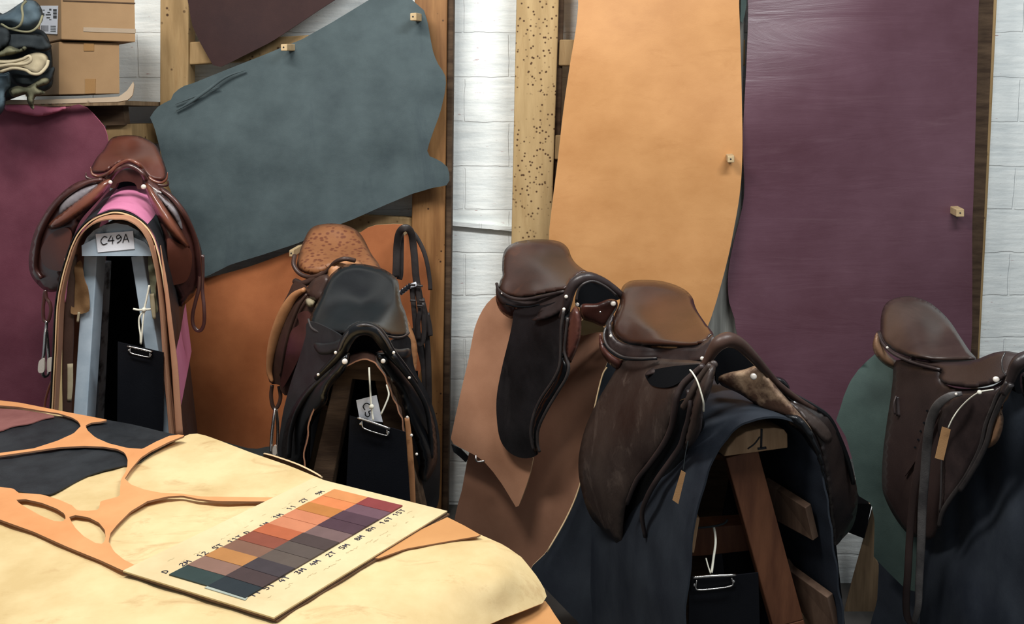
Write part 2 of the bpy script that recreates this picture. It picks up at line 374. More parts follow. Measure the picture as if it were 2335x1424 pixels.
# painted brick
def brick_mat():
    m = bpy.data.materials.new('painted_brick'); m.use_nodes = True; nt = m.node_tree; L = nt.links.new; b = nt.nodes['Principled BSDF']
    tc = nn(nt, 'ShaderNodeTexCoord'); mp = nn(nt, 'ShaderNodeMapping'); mp.inputs['Rotation'].default_value = (math.pi/2, 0, 0)
    L(tc.outputs['Object'], mp.inputs['Vector'])
    dn = nn(nt, 'ShaderNodeTexNoise', Scale=7, Detail=4); L(tc.outputs['Object'], dn.inputs['Vector'])
    mx = nn(nt, 'ShaderNodeVectorMath', operation='MULTIPLY_ADD'); L(dn.outputs['Color'], mx.inputs[0]); mx.inputs[1].default_value = (.02,.02,.02); L(mp.outputs[0], mx.inputs[2])
    br = nn(nt, 'ShaderNodeTexBrick', Scale=1); br.inputs['Brick Width'].default_value = .42; br.inputs['Row Height'].default_value = .2
    br.inputs['Mortar Size'].default_value = .006; br.inputs['Mortar Smooth'].default_value = .4; L(mx.outputs[0], br.inputs['Vector'])
    n = nn(nt, 'ShaderNodeTexNoise', Scale=9, Detail=8, Roughness=.65); L(tc.outputs['Object'], n.inputs['Vector'])
    m2 = nn(nt, 'ShaderNodeMapping'); m2.inputs['Scale'].default_value = (1.2,1,9); L(tc.outputs['Object'], m2.inputs['Vector'])
    n2 = nn(nt, 'ShaderNodeTexNoise', Scale=5, Detail=6); L(m2.outputs[0], n2.inputs['Vector'])
    r = nn(nt, 'ShaderNodeValToRGB'); r.color_ramp.elements[0].position = .3; r.color_ramp.elements[1].position = .6
    r.color_ramp.elements[0].color = lin((224,230,228)); r.color_ramp.elements[1].color = lin((244,248,244)); L(n2.outputs['Fac'], r.inputs[0])
    # chipped paint: broken patches of red brick and grey mortar
    v = nn(nt, 'ShaderNodeTexNoise', Scale=13, Detail=5, Roughness=.7); L(m2.outputs[0], v.inputs['Vector'])
    k = nn(nt, 'ShaderNodeMapRange'); k.inputs['From Min'].default_value = .67; k.inputs['From Max'].default_value = .70; L(v.outputs['Fac'], k.inputs['Value'])
    c1 = nn(nt, 'ShaderNodeMix', data_type='RGBA'); L(k.outputs[0], c1.inputs['Factor']); L(r.outputs[0], c1.inputs[6]); c1.inputs[7].default_value = lin((176,128,128))
    L(c1.outputs[2], b.inputs['Base Color']); b.inputs['Roughness'].default_value = .6
    sb = nn(nt, 'ShaderNodeMath', operation='MULTIPLY'); sb.inputs[1].default_value = -1.1; L(br.outputs['Fac'], sb.inputs[0])
    ad = nn(nt, 'ShaderNodeMath', operation='ADD'); L(sb.outputs[0], ad.inputs[0]); L(n.outputs['Fac'], ad.inputs[1])
    a2 = nn(nt, 'ShaderNodeMath', operation='MULTIPLY_ADD'); L(n2.outputs['Fac'], a2.inputs[0]); a2.inputs[1].default_value = .8; L(ad.outputs[0], a2.inputs[2])
    bu = nn(nt, 'ShaderNodeBump', Strength=.6, Distance=.008); L(a2.outputs[0], bu.inputs['Height']); L(bu.outputs[0], b.inputs['Normal'])
    MATS['brick'] = m
brick_mat()
mat('concrete', (58,56,54), (84,82,78), .8, 3, bump=.4, bscale=60)
WALL = 4.0
struct(box_obj('wall_back', (-4.5, WALL, 0), (4.5, WALL+.2, 3.6), 'brick'))
struct(box_obj('floor', (-4.5, -.6, -.1), (4.5, WALL, 0), 'concrete'))
# painted ledge running across the brickwork and the low plinth at the wall foot
lz = P(1100, 521, WALL).z
struct(slab('trim_1', [(1000,503),(1200,521),(1200,531),(1000,512)], WALL-.03, (0,.03,0), 'brick'))
struct(slab('trim_2', [(1890,1218),(2120,1218),(2120,1381),(1890,1381)], 3.3, (0,.7,0), 'brick'))

# ================================================================== RACKS ON THE WALL
RD = 3.84
def rack(label): return thing('drying_rack', (P(700,600,RD).x, RD, 0), label, 'rack')
r1 = rack('wide timber drying rack on the left of the brick wall, carrying the slate-grey hide')
r1.location = (P(690,600,RD).x, RD, 0); r1['_b'] = list(r1.location)
def post(name, poly, m, par, D=RD, th=.09): return slab(name, poly, D, (0, th, 0), m, par, bev=.006)
post('post', [(365,-200),(432,-200),(428,240),(424,1150),(362,1150)], 'wood_post', r1)
post('post', [(948,-200),(1022,-200),(1014,560),(1006,1180),(930,1180)], 'wood_orange', r1)
post('post', [(1023,-200),(1037,-200),(1029,560),(1021,1180),(1007,1180),(1015,560)], 'wood_dark', r1, RD+.02)  # dark strip stands in for the shadow gap beside the post
post('rung', [(428,96),(700,80),(945,62),(945,112),(700,132),(428,148)], 'wood_post', r1, RD+.02, .05)
post('rung', [(426,470),(940,497),(938,548),(424,520)], 'wood_post', r1, RD+.02, .05)
r2 = thing('drying_rack', (P(1450,600,RD).x, RD, 0), 'wormholed pale timber drying rack behind the camel hide', 'rack')
post('post', [(1182,-200),(1280,-200),(1272,90),(1262,400),(1240,1180),(1155,1180),(1166,560)], 'wood_holes', r2)
post('back_strip', [(1278,-200),(1292,-200),(1276,400),(1262,700),(1252,700),(1260,400)], 'wood_dark', r2, RD+.03, .03)
post('rung', [(1276,90),(1700,90),(1700,150),(1274,150)], 'wood_post', r2, RD+.01, .05)
post('rung', [(1266,308),(1700,320),(1700,372),(1264,364)], 'wood_post', r2, RD+.01, .05)
post('post', [(1630,-200),(1700,-200),(1690,600),(1675,1180),(1590,1180),(1612,640)], 'wood_grey', r2, RD)
r3 = thing('drying_rack', (P(2200,600,RD).x, RD, 0), 'narrow dark timber rack at the right edge of the purple hide', 'rack')
post('post', [(2226,-200),(2276,-200),(2250,400),(2222,1000),(2208,1180),(2180,1180),(2200,1000),(2208,400)], 'wood_dark', r3)
post('post', [(2258,-200),(2284,-200),(2254,440),(2225,1000),(2214,1180),(2206,1180),(2216,1000),(2238,440)], 'wood_post', r3, RD+.005)
post('rung', [(1720,60),(2240,60),(2240,110),(1720,110)], 'wood_post', r3, RD+.02, .05)

# hides hanging on the racks
HD = 3.79
def hide(name, outline, D, m, label, wav=(.018,.004,3,1.5), edge='cut_edge', th=.005, step=20, **k):
    o = sheet(name, outline, D, [m, edge], None, th, step, wav=wav, **k); tag(o, label, 'leather hide'); return o
grey_o = [(342,268),(356,246),(372,236),(393,226),(396,212),(416,197),(440,190),(479,174),(544,148),(600,126),(641,109),(688,90),(757,51),(841,0),(873,-20),(929,-12),(947,7),
 (966,22),(975,50),(981,85),(987,116),(996,142),(1012,165),(1018,180),(1014,215),(1003,260),(988,300),(975,338),(973,352),(984,360),(998,364),(1013,374),(1024,386),(1025,421),(1010,425),(989,428),(938,443),(878,468),
 (804,501),(734,527),(683,554),(600,581),(525,604),(466,634),(452,600),(440,560),(410,490),(382,417),(368,352),(356,306),(352,290)]
hide('hanging_hide', grey_o, HD-.05, 'grey_hide', 'large slate-grey suede hide slung across the left rack', (.02,.005,1,1.6), 'cut_grey', smooth=False, step=16)
gh = bpy.data.objects['hanging_hide']
sweep('crease', [(402,253,HD-.066),(430,236,HD-.068),(470,208,HD-.068),(515,176,HD-.066),(560,160,HD-.062)], [.001,.006,.007,.005,.001], 'grey_hide', gh, .006)
sweep('crease', [(400,238,HD-.064),(440,222,HD-.066),(500,198,HD-.064)], [.001,.004,.001], 'grey_hide', gh, .004)
hide('hanging_hide', [(420,-120),(424,-40),(428,0),(437,55),(455,95),(470,122),(488,153),(500,154),(515,148),(560,125),(620,95),(680,55),(735,18),(770,-4),(900,-120)], HD-.01, 'dark_brown_hide',
     'dark chocolate hide hanging at the top of the left rack above the slate-grey one', edge='dark_brown_hide', smooth=False)
hide('hanging_hide', [(380,655),(463,636),(560,611),(665,573),(740,546),(810,532),(827,529),(842,517),(864,513),(910,511),(930,516),(943,530),(960,555),(972,585),(981,640),(975,740),(955,860),(900,980),(760,1010),
     (620,1018),(575,1024),(500,1005),(420,985),(388,960),(380,800)], HD-.01, 'rust_hide', 'rust-brown hide low on the left rack, below the slate-grey hide')
hide('hanging_hide', [(1324,-160),(1319,0),(1313,67),(1300,145),(1285,249),(1272,364),(1256,493),(1252,545),(1256,640),(1300,740),(1450,790),(1560,780),(1608,752),(1625,714),(1643,654),(1661,584),(1672,530),(1687,441),
     (1693,338),(1690,156),(1685,0),(1680,-160)], HD-.06, 'camel_hide', 'tall camel-coloured hide pegged to the middle rack', (.03,.003,5,1.2))
hide('hanging_hide', [(1700,-160),(1706,0),(1702,150),(1694,312),(1697,440),(1684,510),(1671,561),(1660,629),(1663,691),(1674,722),(1680,760),(1700,815),(1745,870),(1800,930),(1850,1010),(2000,1060),(2190,1060),(2214,800),
     (2217,676),(2217,520),(2220,442),(2227,200),(2232,0),(2236,-160)], HD-.03, 'purple_hide', 'tall aubergine-purple hide on the right rack', (.05,.0028,8,.9), 'purple_hide')
hide('hanging_hide', [(1692,-160),(1706,-160),(1704,0),(1696,48),(1688,60),(1689,0)], HD, 'green_hide', 'sliver of dark green hide between the camel and purple hides', edge='green_hide', smooth=False, th=.003)
hide('hanging_hide', [(-80,250),(-10,262),(8,246),(30,238),(90,246),(160,242),(185,238),(205,252),(226,275),(238,290),(246,320),(250,380),(248,450),(240,600),(200,930),(150,1010),(-80,1020)], 3.50, 'burgundy_hide',
     'plum-red suede hide hanging under the shelf behind the russet saddle', (.02,.004,2,1.5), 'pink_lip')
lip = sheet('folded_edge', [(12,238),(40,236),(80,240),(120,244),(160,242),(150,250),(120,260),(90,266),(60,262),(34,256),(14,252)], 3.44, ['pink_lip','pink_lip'], bpy.data.objects['hanging_hide.006'], .006, 6, puff=(8,.02))
# pegs
def peg(x, y, par, w=11, h=8, D=HD-.085, dx=.0, dz=0):
    o = slab('peg', [(x-w,y-h+1),(x+w*.2,y-h),(x+w*.2,y+h),(x-w,y+h)], D-.05, (.02+dx, .14, .01+dz), 'peg_wood', par, bev=.003)
    dome('screw', x-w*.45, y, D-.051, .0035, 'ink', o, flat=.1)
    o['label'] = 'pale wooden peg with a screw hole'
peg(947, 38, r1, 12, 9); peg(652, 108, r1, 12, 8); peg(668, 578, r1, 9, 8); peg(916, 536, r1, 8, 6)
peg(1672, 363, r2, 13, 8); peg(2196, 486, r3, 15, 9, D=HD-.06)

# ================================================================== SHELF, BOXES, ROLLED HIDES
sh = thing('wall_shelf', (P(100,232,3.7).x, 3.7, P(100,232,3.6).z-.3), 'dark weathered timber shelf under the cardboard boxes', 'shelf')
slab('shelf_board', [(-100,228),(286,230),(286,240),(-100,246)], 3.52, (0,.47,0), 'wood_leg', sh)
slab('back_board', [(150,236),(280,236),(285,285),(150,290)], 3.60, (0,.05,0), 'wood_dark', sh)
slab('bracket', [(243,283),(300,283),(301,330),(230,345)], 3.62, (0,.36,0), 'wood_post', sh)
cb = sheet('cardboard_sheet', [(-60,226),(60,228),(150,226),(250,222),(272,220),(290,206),(304,186),(306,190),(303,216),(292,228),(272,232),(150,236),(20,238),(-60,238)], [(0,230,3.46),(260,230,3.46),(300,200,3.5),(150,236,3.44)],
    ['cardboard_pale','cardboard'], None, .004, 8, smooth=False); tag(cb, 'flattened pale cardboard sheet curling up under the lower box', 'cardboard')
def carton(front, side, D, dep, label, base):
    t = thing('cardboard_box', base, label, 'cardboard box', )
    xs = [p[0] for p in front]; w0 = P(*front[0], D); 
    f = slab('carton', front, D, (-dep*.9, dep, 0), 'cardboard', t, bev=.003)
    return t
b1 = carton([(138,-60),(306,-60),(309,96),(140,90)], None, 3.48, .42, 'larger upper cardboard box, white shipping label on its side', P(220,95,3.6))
slab('flap_seam', [(143,0),(308,6),(308,9),(143,3)], 3.478, (0,.002,0), 'wood_dark', b1)
slab('parcel_tape', [(190,62),(309,66),(309,76),(190,72)], 3.478, (0,.002,0), 'cardboard_pale', b1)
LD = lambda x: 3.502+(132-x)*.0048
lb = slab('shipping_label', [(92,13),(132,13),(130,78),(92,76)], [LD(92),LD(132),LD(130),LD(92)], (.0005,.002,0), 'white_paper', b1)
random.seed(3)
for (x0,y0,w,h) in [(121,21,8,5),(121,28,8,5),(121,35,8,7),(112,20,5,4),(104,32,12,3),(108,27,6,3),(106,39,8,3),(112,44,5,2),(97,22,5,2),(97,30,4,6)]:
    slab('printed_mark', [(x0,y0),(x0+w,y0),(x0+w,y0+h),(x0,y0+h)], [LD(x0)-.004,LD(x0+w)-.004]*1+[LD(x0+w)-.004,LD(x0)-.004], (0,.001,0), 'ink', lb)
for k in range(9): slab('printed_bar', [(94+k*1.9,58),(95+k*1.9,58),(95+k*1.9,72),(94+k*1.9,72)], LD(94.5+k*1.9)-.005, (0,.001,0), 'ink', lb)
for k in range(4): slab('printed_line', [(115,59+k*4),(127,59+k*4),(127,60.4+k*4),(115,60.4+k*4)], [LD(115)-.004,LD(127)-.004,LD(127)-.004,LD(115)-.004], (0,.001,0), 'cut_grey', lb)
b2 = carton([(134,95),(272,98),(273,214),(134,216)], None, 3.50, .38, 'smaller lower cardboard box with two squares of brown tape', P(200,216,3.6))
slab('parcel_tape', [(191,98),(214,98),(214,116),(191,116)], 3.497, (0,.003,0), 'parcel_tape', b2)
slab('parcel_tape', [(194,180),(218,180),(217,213),(194,214)], 3.497, (0,.003,0), 'parcel_tape', b2)
# rolled and crumpled skins piled on the shelf: wavy bands with depth
def rollskin(name, outline, D, m, edge, label, puff=(12,.05), th=.004):
    o = sheet(name, outline, D, [m, edge], None, th, 6, puff=puff, wav=(.02,.03,D if isinstance(D,float) else 3,1.3)); tag(o, label, 'leather skin', 'rolled skins on the shelf'); return o
rs = rollskin('rolled_skin', [(-30,40),(10,30),(45,8),(60,0),(80,2),(95,20),(98,45),(85,62),(70,72),(40,70),(15,60),(-30,50)], 3.28, 'blue_roll', 'cut_grey', 'blue-grey skin rolled at the top of the pile on the shelf', (24,.09))
sweep('rolled_edge', [(3,55,3.21),(25,66,3.2),(45,58,3.19),(52,38,3.19),(50,15,3.2),(60,2,3.21)], .004, 'green_suede', rs)
sweep('rolled_edge', [(25,66,3.2),(50,72,3.195),(72,71,3.2),(88,58,3.22),(97,36,3.25)], .004, 'green_suede', rs)
for i,(ol, D, m, e, lab) in enumerate([
 ([(-40,30),(60,60),(100,72),(116,105),(120,150),(116,200),(60,215),(-40,225)], 3.40, 'dark_scrap','dark_scrap','dark skin stuffed behind the others against the boxes'),
 ([(-30,62),(8,62),(22,72),(24,90),(10,110),(-30,125)], 3.27, 'dark_scrap','cut_grey','dark skin curled at the far left of the shelf pile'),
 ([(15,78),(60,76),(95,80),(110,95),(118,108),(98,118),(60,112),(30,118),(8,100)], 3.31,'dark_scrap','green_suede','dark slate skin folded under the blue-grey roll'),
 ([(0,115),(20,104),(45,112),(55,104),(62,112),(40,122),(15,128),(-20,132)], 3.27,'green_suede','cream_scrap','olive-cream skin edge curling in the middle of the shelf pile'),
 ([(-30,136),(20,136),(50,130),(80,120),(104,124),(111,140),(104,160),(88,172),(68,168),(50,158),(25,160),(-30,165)], 3.26,'cream_scrap','cream_scrap','cream suede skin folded in a loop on the shelf pile'),
 ([(25,168),(60,172),(95,168),(122,152),(124,165),(112,190),(80,200),(45,196),(25,185)], 3.31,'dark_scrap','green_suede','black crumpled skin beneath the cream loop'),
 ([(20,205),(40,196),(62,198),(95,178),(112,180),(108,192),(85,200),(104,212),(80,222),(75,250),(62,232),(58,215),(30,222)], 3.26,'green_suede','cream_scrap','olive suede offcut dangling over the shelf edge'),
 ([(-30,172),(8,168),(22,165),(25,195),(14,212),(12,240),(0,262),(-30,270)], 3.24,'blue_roll','green_suede','blue-grey skin hanging down at the far left of the shelf')]):
    rollskin('folded_skin', ol, D, m, e, lab, (9,.04))
for pts in ([(-20,142,3.22),(20,142,3.21),(50,136,3.2),(66,128,3.2),(70,138,3.2),(56,146,3.2),(20,148,3.2),(-20,156,3.21)], [(0,164,3.21),(30,156,3.2),(58,160,3.19),(72,168,3.19),(90,168,3.2),(106,152,3.22),(110,138,3.23)]):
    sweep('suede_fold', pts, .0055, 'cream_scrap', bpy.data.objects['folded_skin.004'])
# ================================================================== TABLE
TZ = .93
tb = thing('work_table', (-.9, 1.9, 0), 'low work table covered with cream hides in the foreground', 'table')
def tabletop():
    pts = [PZ(x, y, .905) for x, y in [(-100,940),(400,1010),(560,1050),(740,1110),(1040,1212)]]
    lo = [Vector((p.x, p.y, .905)) for p in pts]; f1 = Vector((-.13, 1.25, .905)); f0 = Vector((lo[0].x-.2, 1.25, .905)); poly = lo+[f1, f0]
    n = len(poly); V = poly+[v-Vector((0,0,.04)) for v in poly]
    Fc = [tuple(range(n))[::-1], tuple(range(n, 2*n))]+[(k, (k+1) % n, n+(k+1) % n, n+k) for k in range(n)]
    link('table_top', V, Fc, 'wood_trestle', tb, None, False)
    for (x, y) in ((-2.3,2.6),(-.2,1.85),(-2.3,1.35),(-.2,1.35)): box_obj('leg', (x-.035,y-.035,0), (x+.035,y+.035,.865), 'wood_trestle', tb)
tabletop()
mh = sheet('table_hide', [(-100,920),(0,928),(150,945),(250,965),(410,1000),(430,991),(447,989),(470,994),(500,1005),(573,1033),(660,1063),(740,1096),(900,1146),(1010,1185),(1100,1222),(1150,1244),(1190,1272),(1222,1312),(1240,1340),(1247,1360),
   (1238,1376),(1190,1395),(1150,1410),(1080,1440),(1050,1600),(-100,1600)],
   [(-100,920,TZ),(400,1000,TZ),(800,1120,TZ),(1000,1190,TZ),(500,1200,TZ),(900,1300,TZ),(100,1300,TZ),(500,1450,TZ),(-100,1600,TZ),(900,1450,TZ-.005),(1100,1224,TZ-.004),(1195,1280,TZ-.03),(1150,1320,TZ-.01),(1245,1360,TZ-.07),(1150,1405,TZ-.06),(1060,1440,TZ-.04),(1050,1600,TZ-.04),(1040,1330,TZ)],
   ['cream_hide','cut_edge'], None, .004, 18, smooth=False, mode='Z', wav=(.003,.02,4,1)); tag(mh, 'cream vegetable-tanned hide spread over the whole table', 'leather hide')
h2 = sheet('table_hide', [(1020,1180),(1060,1200),(1098,1222),(1010,1237),(925,1252),(860,1275),(830,1270)], TZ+.008, ['camel_hide','cut_edge_dark'], None, .003, 14, smooth=False, mode='Z')
tag(h2, 'small golden hide corner poking out beyond the right end of the swatch board', 'leather hide')
h4 = sheet('table_hide', [(1020,1400),(1150,1380),(1210,1370),(1246,1372),(1262,1398),(1285,1432),(1330,1640),(1000,1640)], TZ-.09, ['camel_hide','cut_edge'], None, .004, 16, smooth=False, mode='Z', wav=(.006,.02,2,1))
tag(h4, 'pale hide corner drooping at the bottom edge right of the table', 'leather hide')
h3 = sheet('table_hide', [(600,1036),(640,1047),(690,1066),(735,1092),(700,1088),(650,1066),(610,1050)], [(600,1036,2.36),(735,1092,2.26),(650,1060,2.33)], ['natural_orange','cut_edge'], None, .004, 8)
tag(h3, 'narrow orange leather strip curling behind the table edge', 'leather strip')
bh = sheet('black_hide', [(-100,955),(0,985),(30,968),(75,955),(110,950),(170,950),(230,955),(300,968),(330,975),(370,985),(412,994),(395,1006),(350,1032),(318,1055),(296,1062),(285,1062),(240,1072),(200,1085),(165,1103),(130,1122),(110,1129),(60,1125),(0,1112),(-100,1108)],
    TZ+.006, ['black_hide','black_hide'], None, .003, 14, smooth=False, mode='Z', wav=(.003,.03,7,1)); tag(bh, 'soft black hide lying under the orange offcut', 'leather hide')
rh = sheet('red_hide', [(-100,925),(0,932),(60,936),(110,945),(128,950),(100,955),(70,966),(30,972),(0,984),(-100,970)], TZ+.012, ['red_hide','red_hide'], None, .003, 10, smooth=False, mode='Z'); tag(rh, 'dull red hide at the back left corner of the table', 'leather hide')
outer = tr(T1, [(-250,85),(-120,86),(0,88),(120,102),(260,130),(400,158),(520,180),(645,205),(600,215),(540,222),(508,240),(525,270),(570,310),(650,345),(760,372),(850,378),(930,335),(1010,300),(1070,291),(1105,298),(1010,335),(900,390),(840,430),(780,500),(745,555),
  (780,590),(860,620),(960,640),(1080,645),(1200,662),(1420,665),(1660,668),(1650,692),(1500,692),(1300,690),(1180,676),(1090,657),(1000,662),(880,690),(780,750),(700,830),(660,880),(648,930),(680,990),(740,1040),(812,1075),(735,1105),(600,1043),(400,962),(200,872),(0,800),(-250,690)])
holes = [tr(T1, h) for h in (
 [(-170,118),(-60,117),(0,118),(100,125),(250,150),(350,165),(430,190),(470,215),(482,242),(440,285),(340,330),(200,375),(0,402),(-100,410),(-170,410)],
 [(-170,432),(-60,424),(0,418),(200,390),(350,368),(500,360),(620,365),(700,378),(745,400),(762,440),(760,480),(748,520),(722,560),(718,610),(715,660),(660,675),(600,690),(590,740),(530,748),(460,745),(430,715),(350,680),(250,650),(110,640),(80,615),(0,605),(-100,600),(-170,600)],
 [(98,682),(150,678),(250,700),(340,735),(385,765),(395,790),(375,812),(320,808),(240,775),(160,730),(112,700)],
 [(413,785),(450,773),(530,787),(590,818),(625,860),(632,910),(615,945),(570,940),(500,900),(450,850),(425,810)])]
of = sheet('cutout_offcut', outer, [(0,930,TZ+.02),(200,950,TZ+.018),(300,1020,TZ+.018),(100,1040,TZ+.018),(0,1200,TZ+.012),(280,1280,TZ+.012),(400,1150,TZ+.014),(630,1140,TZ+.012),(420,995,TZ+.022),(250,1240,TZ+.011),(-80,1000,TZ+.02)],
   ['natural_orange','cut_edge_dark'], None, .005, 7, smooth=False, mode='Z', holes=holes); tag(of, 'orange leather offcut full of oval holes left after cutting panels', 'leather offcut')
# ---- swatch board
def bil(q, u, v): return q[0]*(1-u)*(1-v)+q[1]*u*(1-v)+q[2]*u*v+q[3]*(1-u)*v
BZ = TZ+.0135
bc = [PZ(x, y, BZ) for x, y in [(280,1302),(624,1409),(1020,1166),(716,1090)]]
sb = thing('swatch_board', (sum(bc, Vector())/4)-Vector((0,0,.02)), 'pale board with two columns of coloured leather swatches and pen notes', 'sample board')
def plate(name, q, th, m, par, lab=None):
    V = q+[v-Vector((0,0,th)) for v in q]; return link(name, V, [(3,2,1,0)[::-1],(4,5,6,7)[::-1],(0,4,5,1),(1,5,6,2),(2,6,7,3),(3,7,4,0)], m, par, None, False, None, lab)
mat('board_face', (206,182,136), (220,200,154), .6, 6, bump=.1, scratch=((188,158,108),7,(1,1.5,1),.35))
mat('board_edge', (92,66,46), (116,86,62), .8, 30)
plate('top_board', bc, .003, 'board_face', sb)
plate('board_edge_layer', [v+Vector((0,0,-.0032)) for v in bc], .0035, 'board_edge', sb, 'dark layered edge of the top board')
plate('lower_board', [v+Vector((.005,.003,-.0082)) for v in [bc[0]*.98+bc[1]*.02, bc[1], bc[2], bc[3]]], .004, 'board_edge', sb)
rail = [[PZ(*tr(T2, [p])[0], BZ+.003) for p in r] for r in ([(345,690),(1475,108)],[(610,768),(1705,164)],[(865,850),(1940,220)])]
colL = [(40,58,56),(132,98,84),(174,118,64),(122,86,68),(132,68,50),(178,92,56),(196,122,86),(196,120,84),(180,114,54),(212,124,72),(208,136,80)]
colR = [(30,40,46),(66,50,50),(60,52,56),(88,76,68),(84,72,66),(70,56,54),(110,86,84),(74,50,60),(76,52,62),(104,74,84),(132,56,56)]
for ci, cols in enumerate((colL, colR)):
    for k, c in enumerate(cols):
        nm = 'swatch_%d_%d' % (ci, k); mat(nm, tuple(int(v*.96) for v in c), c, .5, 30, bump=.1, spec=.35)
        a, b = rail[ci], rail[ci+1]; g = .004
        q = [a[0].lerp(a[1], (k+g)/11), b[0].lerp(b[1], (k+g)/11), b[0].lerp(b[1], (k+1-g)/11), a[0].lerp(a[1], (k+1-g)/11)]
        jz = .0006*((k*7+ci*3) % 3); q = [v+Vector((0,0,jz)) for v in q]
        plate('swatch', q, .0028, nm, sb)
strip = [rail[1][0].lerp(rail[2][0], -.03)+Vector((-.002,-.006,-.0012)), rail[2][0]+Vector((.002,-.006,-.0012)), rail[2][0]+Vector((.004,.004,-.0012)), rail[1][0]+Vector((0,.004,-.0012))]
mat('pale_trim', (150,160,150), (180,184,170), .6); plate('pale_strip', strip, .0016, 'pale_trim', sb)
vdir = (rail[2][1]-rail[2][0]).normalized(); udir = (rail[2][0]-rail[1][0]).normalized()
vd0 = (rail[0][1]-rail[0][0]).normalized()
rightlab = ['1T','5T','4T','3M','4M','2T','5M','8M','8H','16T','15T']; rpos = [(918,848),(1012,798),(1118,745),(1228,690),(1330,632),(1440,572),(1532,520),(1635,460),(1712,400),(1808,348),(1898,292)]
leftlab = ['D','2M','12','5T','11T','D','1M','1M','11','2T','9M']; lpos = [(338,690),(452,640),(572,578),(680,524),(782,480),(896,420),(1000,372),(1092,312),(1184,254),(1268,205),(1378,152)]
for labs, pos, c in ((rightlab, rpos, udir), (leftlab, lpos, udir)):
    for s_, p in zip(labs, pos):
        o = PZ(*tr(T2, [p])[0], BZ+.0006); write('pen_label', s_, o, vdir*.0105, -udir*.0125, .0008, 'ink_blue', sb)
for q_ in [x for x in sb.children if x.name.startswith('pen_label')][11:]: q_.location += -udir*.006
random.seed(11)
for (x0, y0, L_) in [(1020,850,60),(1140,790,100),(1160,760,60),(1290,710,120),(1330,690,60),(1400,660,120),(1440,640,120),(1490,600,70),(1590,530,150),(1560,545,100),(1690,480,150),(1740,470,120),(1790,425,170),(1830,430,80),(1880,360,90),(1960,340,60),(1970,275,120),(2010,300,50),
      (340,600,110),(430,600,60),(520,555,100),(560,545,50),(640,500,90),(700,450,60),(760,450,60),(740,425,60),(860,370,80),(900,330,60),(980,290,80),(1040,300,60),(1120,240,80),(1160,210,60),(1240,180,90),(1280,120,100),(1330,100,70)]:
    a = PZ(*tr(T2, [(x0, y0)])[0], BZ+.0004); ln = L_*.00016; t = 0
    p = a; V = []; Fc = []
    while t < ln:
        q = a+vdir*t+udir*(random.random()-.5)*.005; d = q-p
        if d.length > 1e-5:
            s = d.normalized().cross(Vector((0,0,1)))*.0006; o = len(V); V += [p-s, p+s, q+s, q-s]; Fc.append((o,o+1,o+2,o+3))
        p = q; t += .0022
    if V: link('pencil_note', V, Fc, 'faint_ink', sb, None, False, None, 'faint pencil note')
# ================================================================== helpers for saddles and trestles
def nails(par, Z, items, df, m='white_nail', lift=.012):
    for it in items:
        x, y = tr(Z, [it[:2]])[0]; d = df(x, y) if callable(df) else df
        dome('nail', x, y, d-lift, it[2]*.74, m, par, 'pale metal saddle nail')
def cord(name, Z, pts, r, m, par=None, t=None, **k): return sweep(name, dd(Z, pts), r, m, par, t, **k)
def clipboard(name, quad, D, label, clipq, group=None):
    """black board with a steel lever clip"""
    t = thing(name, P(quad[2][0], quad[2][1], D), label, 'clipboard')
    slab('board', quad, D, (0, .004, 0), 'clip_black', t)
    c = [Vector((p[0], p[1], 0)) for p in clipq]
    def at(u, v): q = c[0]*(1-u)*(1-v)+c[1]*u*(1-v)+c[2]*u*v+c[3]*(1-u)*v; return (q.x, q.y)
    d = D-.004
    cl = slab('clip', [at(0,0), at(1,0), at(1,1), at(0,1)], d, (0, .003, 0), 'clip_black', t, 'black clip with steel rims')
    sweep('clip_bar', [(*at(0,.05), d-.006), (*at(.5,.02), d-.008), (*at(1,.05), d-.006)], .0035, 'steel', cl)
    sweep('clip_wire', [(*at(.12,.25), d-.005), (*at(.1,.8), d-.008), (*at(.2,.95), d-.008), (*at(.5,.98), d-.008), (*at(.8,.95), d-.008), (*at(.92,.8), d-.008), (*at(.9,.25), d-.005)], .0022, 'steel', cl)
    dome('rivet', *at(.93,.55), d-.002, .005, 'steel', cl); dome('rivet', *at(.07,.55), d-.002, .005, 'steel', cl)
    return t
def bar(name, a, b, wa, wb, D0, D1, th, m, par, xs=.0, lab=None):
    """straight timber: centre line a->b in the photo frame with half widths, depth D0->D1"""
    av, bv = Vector(a), Vector(b); d = (bv-av).normalized(); n = Vector((-d.y, d.x))
    q = [av-n*wa, av+n*wa, bv+n*wb, bv-n*wb]
    return slab(name, [(p.x, p.y) for p in q], [D0, D0, D1, D1], (xs, th, 0), m, par, lab, bev=.003)

# ================================================================== LEFT TRESTLE, LEATHERS, RUSSET SADDLE
SD = 2.98
st = thing('saddle_trestle', (P(280,700,SD+.3).x, SD+.3, 0), 'pale blue painted trestle marked C49A at the left, under the russet saddle', 'saddle stand')
arch = [(187,584),(189,562),(198,542),(214,526),(236,514),(264,509),(292,514),(316,527),(334,548),(343,570),(345,584)]
hb = slab('head_block', arch, SD-.06, (-.12, .5, 0), 'painted_blue_shaded', st)  # shade of the overhanging leather is put into this dark mottled paint
slab('head_face', [(186,560),(215,545),(255,538),(300,540),(330,552),(346,572),(345,584),(187,584)], SD-.064, (0,.005,0), 'painted_blue', st)
bar('leg', (206,584), (160,1290), 15, 16, SD, SD-.06, .07, 'painted_blue', st, lab='pale blue painted leg')
bar('leg', (312,584), (424,1290), 14, 16, SD, SD-.06, .07, 'painted_blue', st, lab='pale blue painted leg')
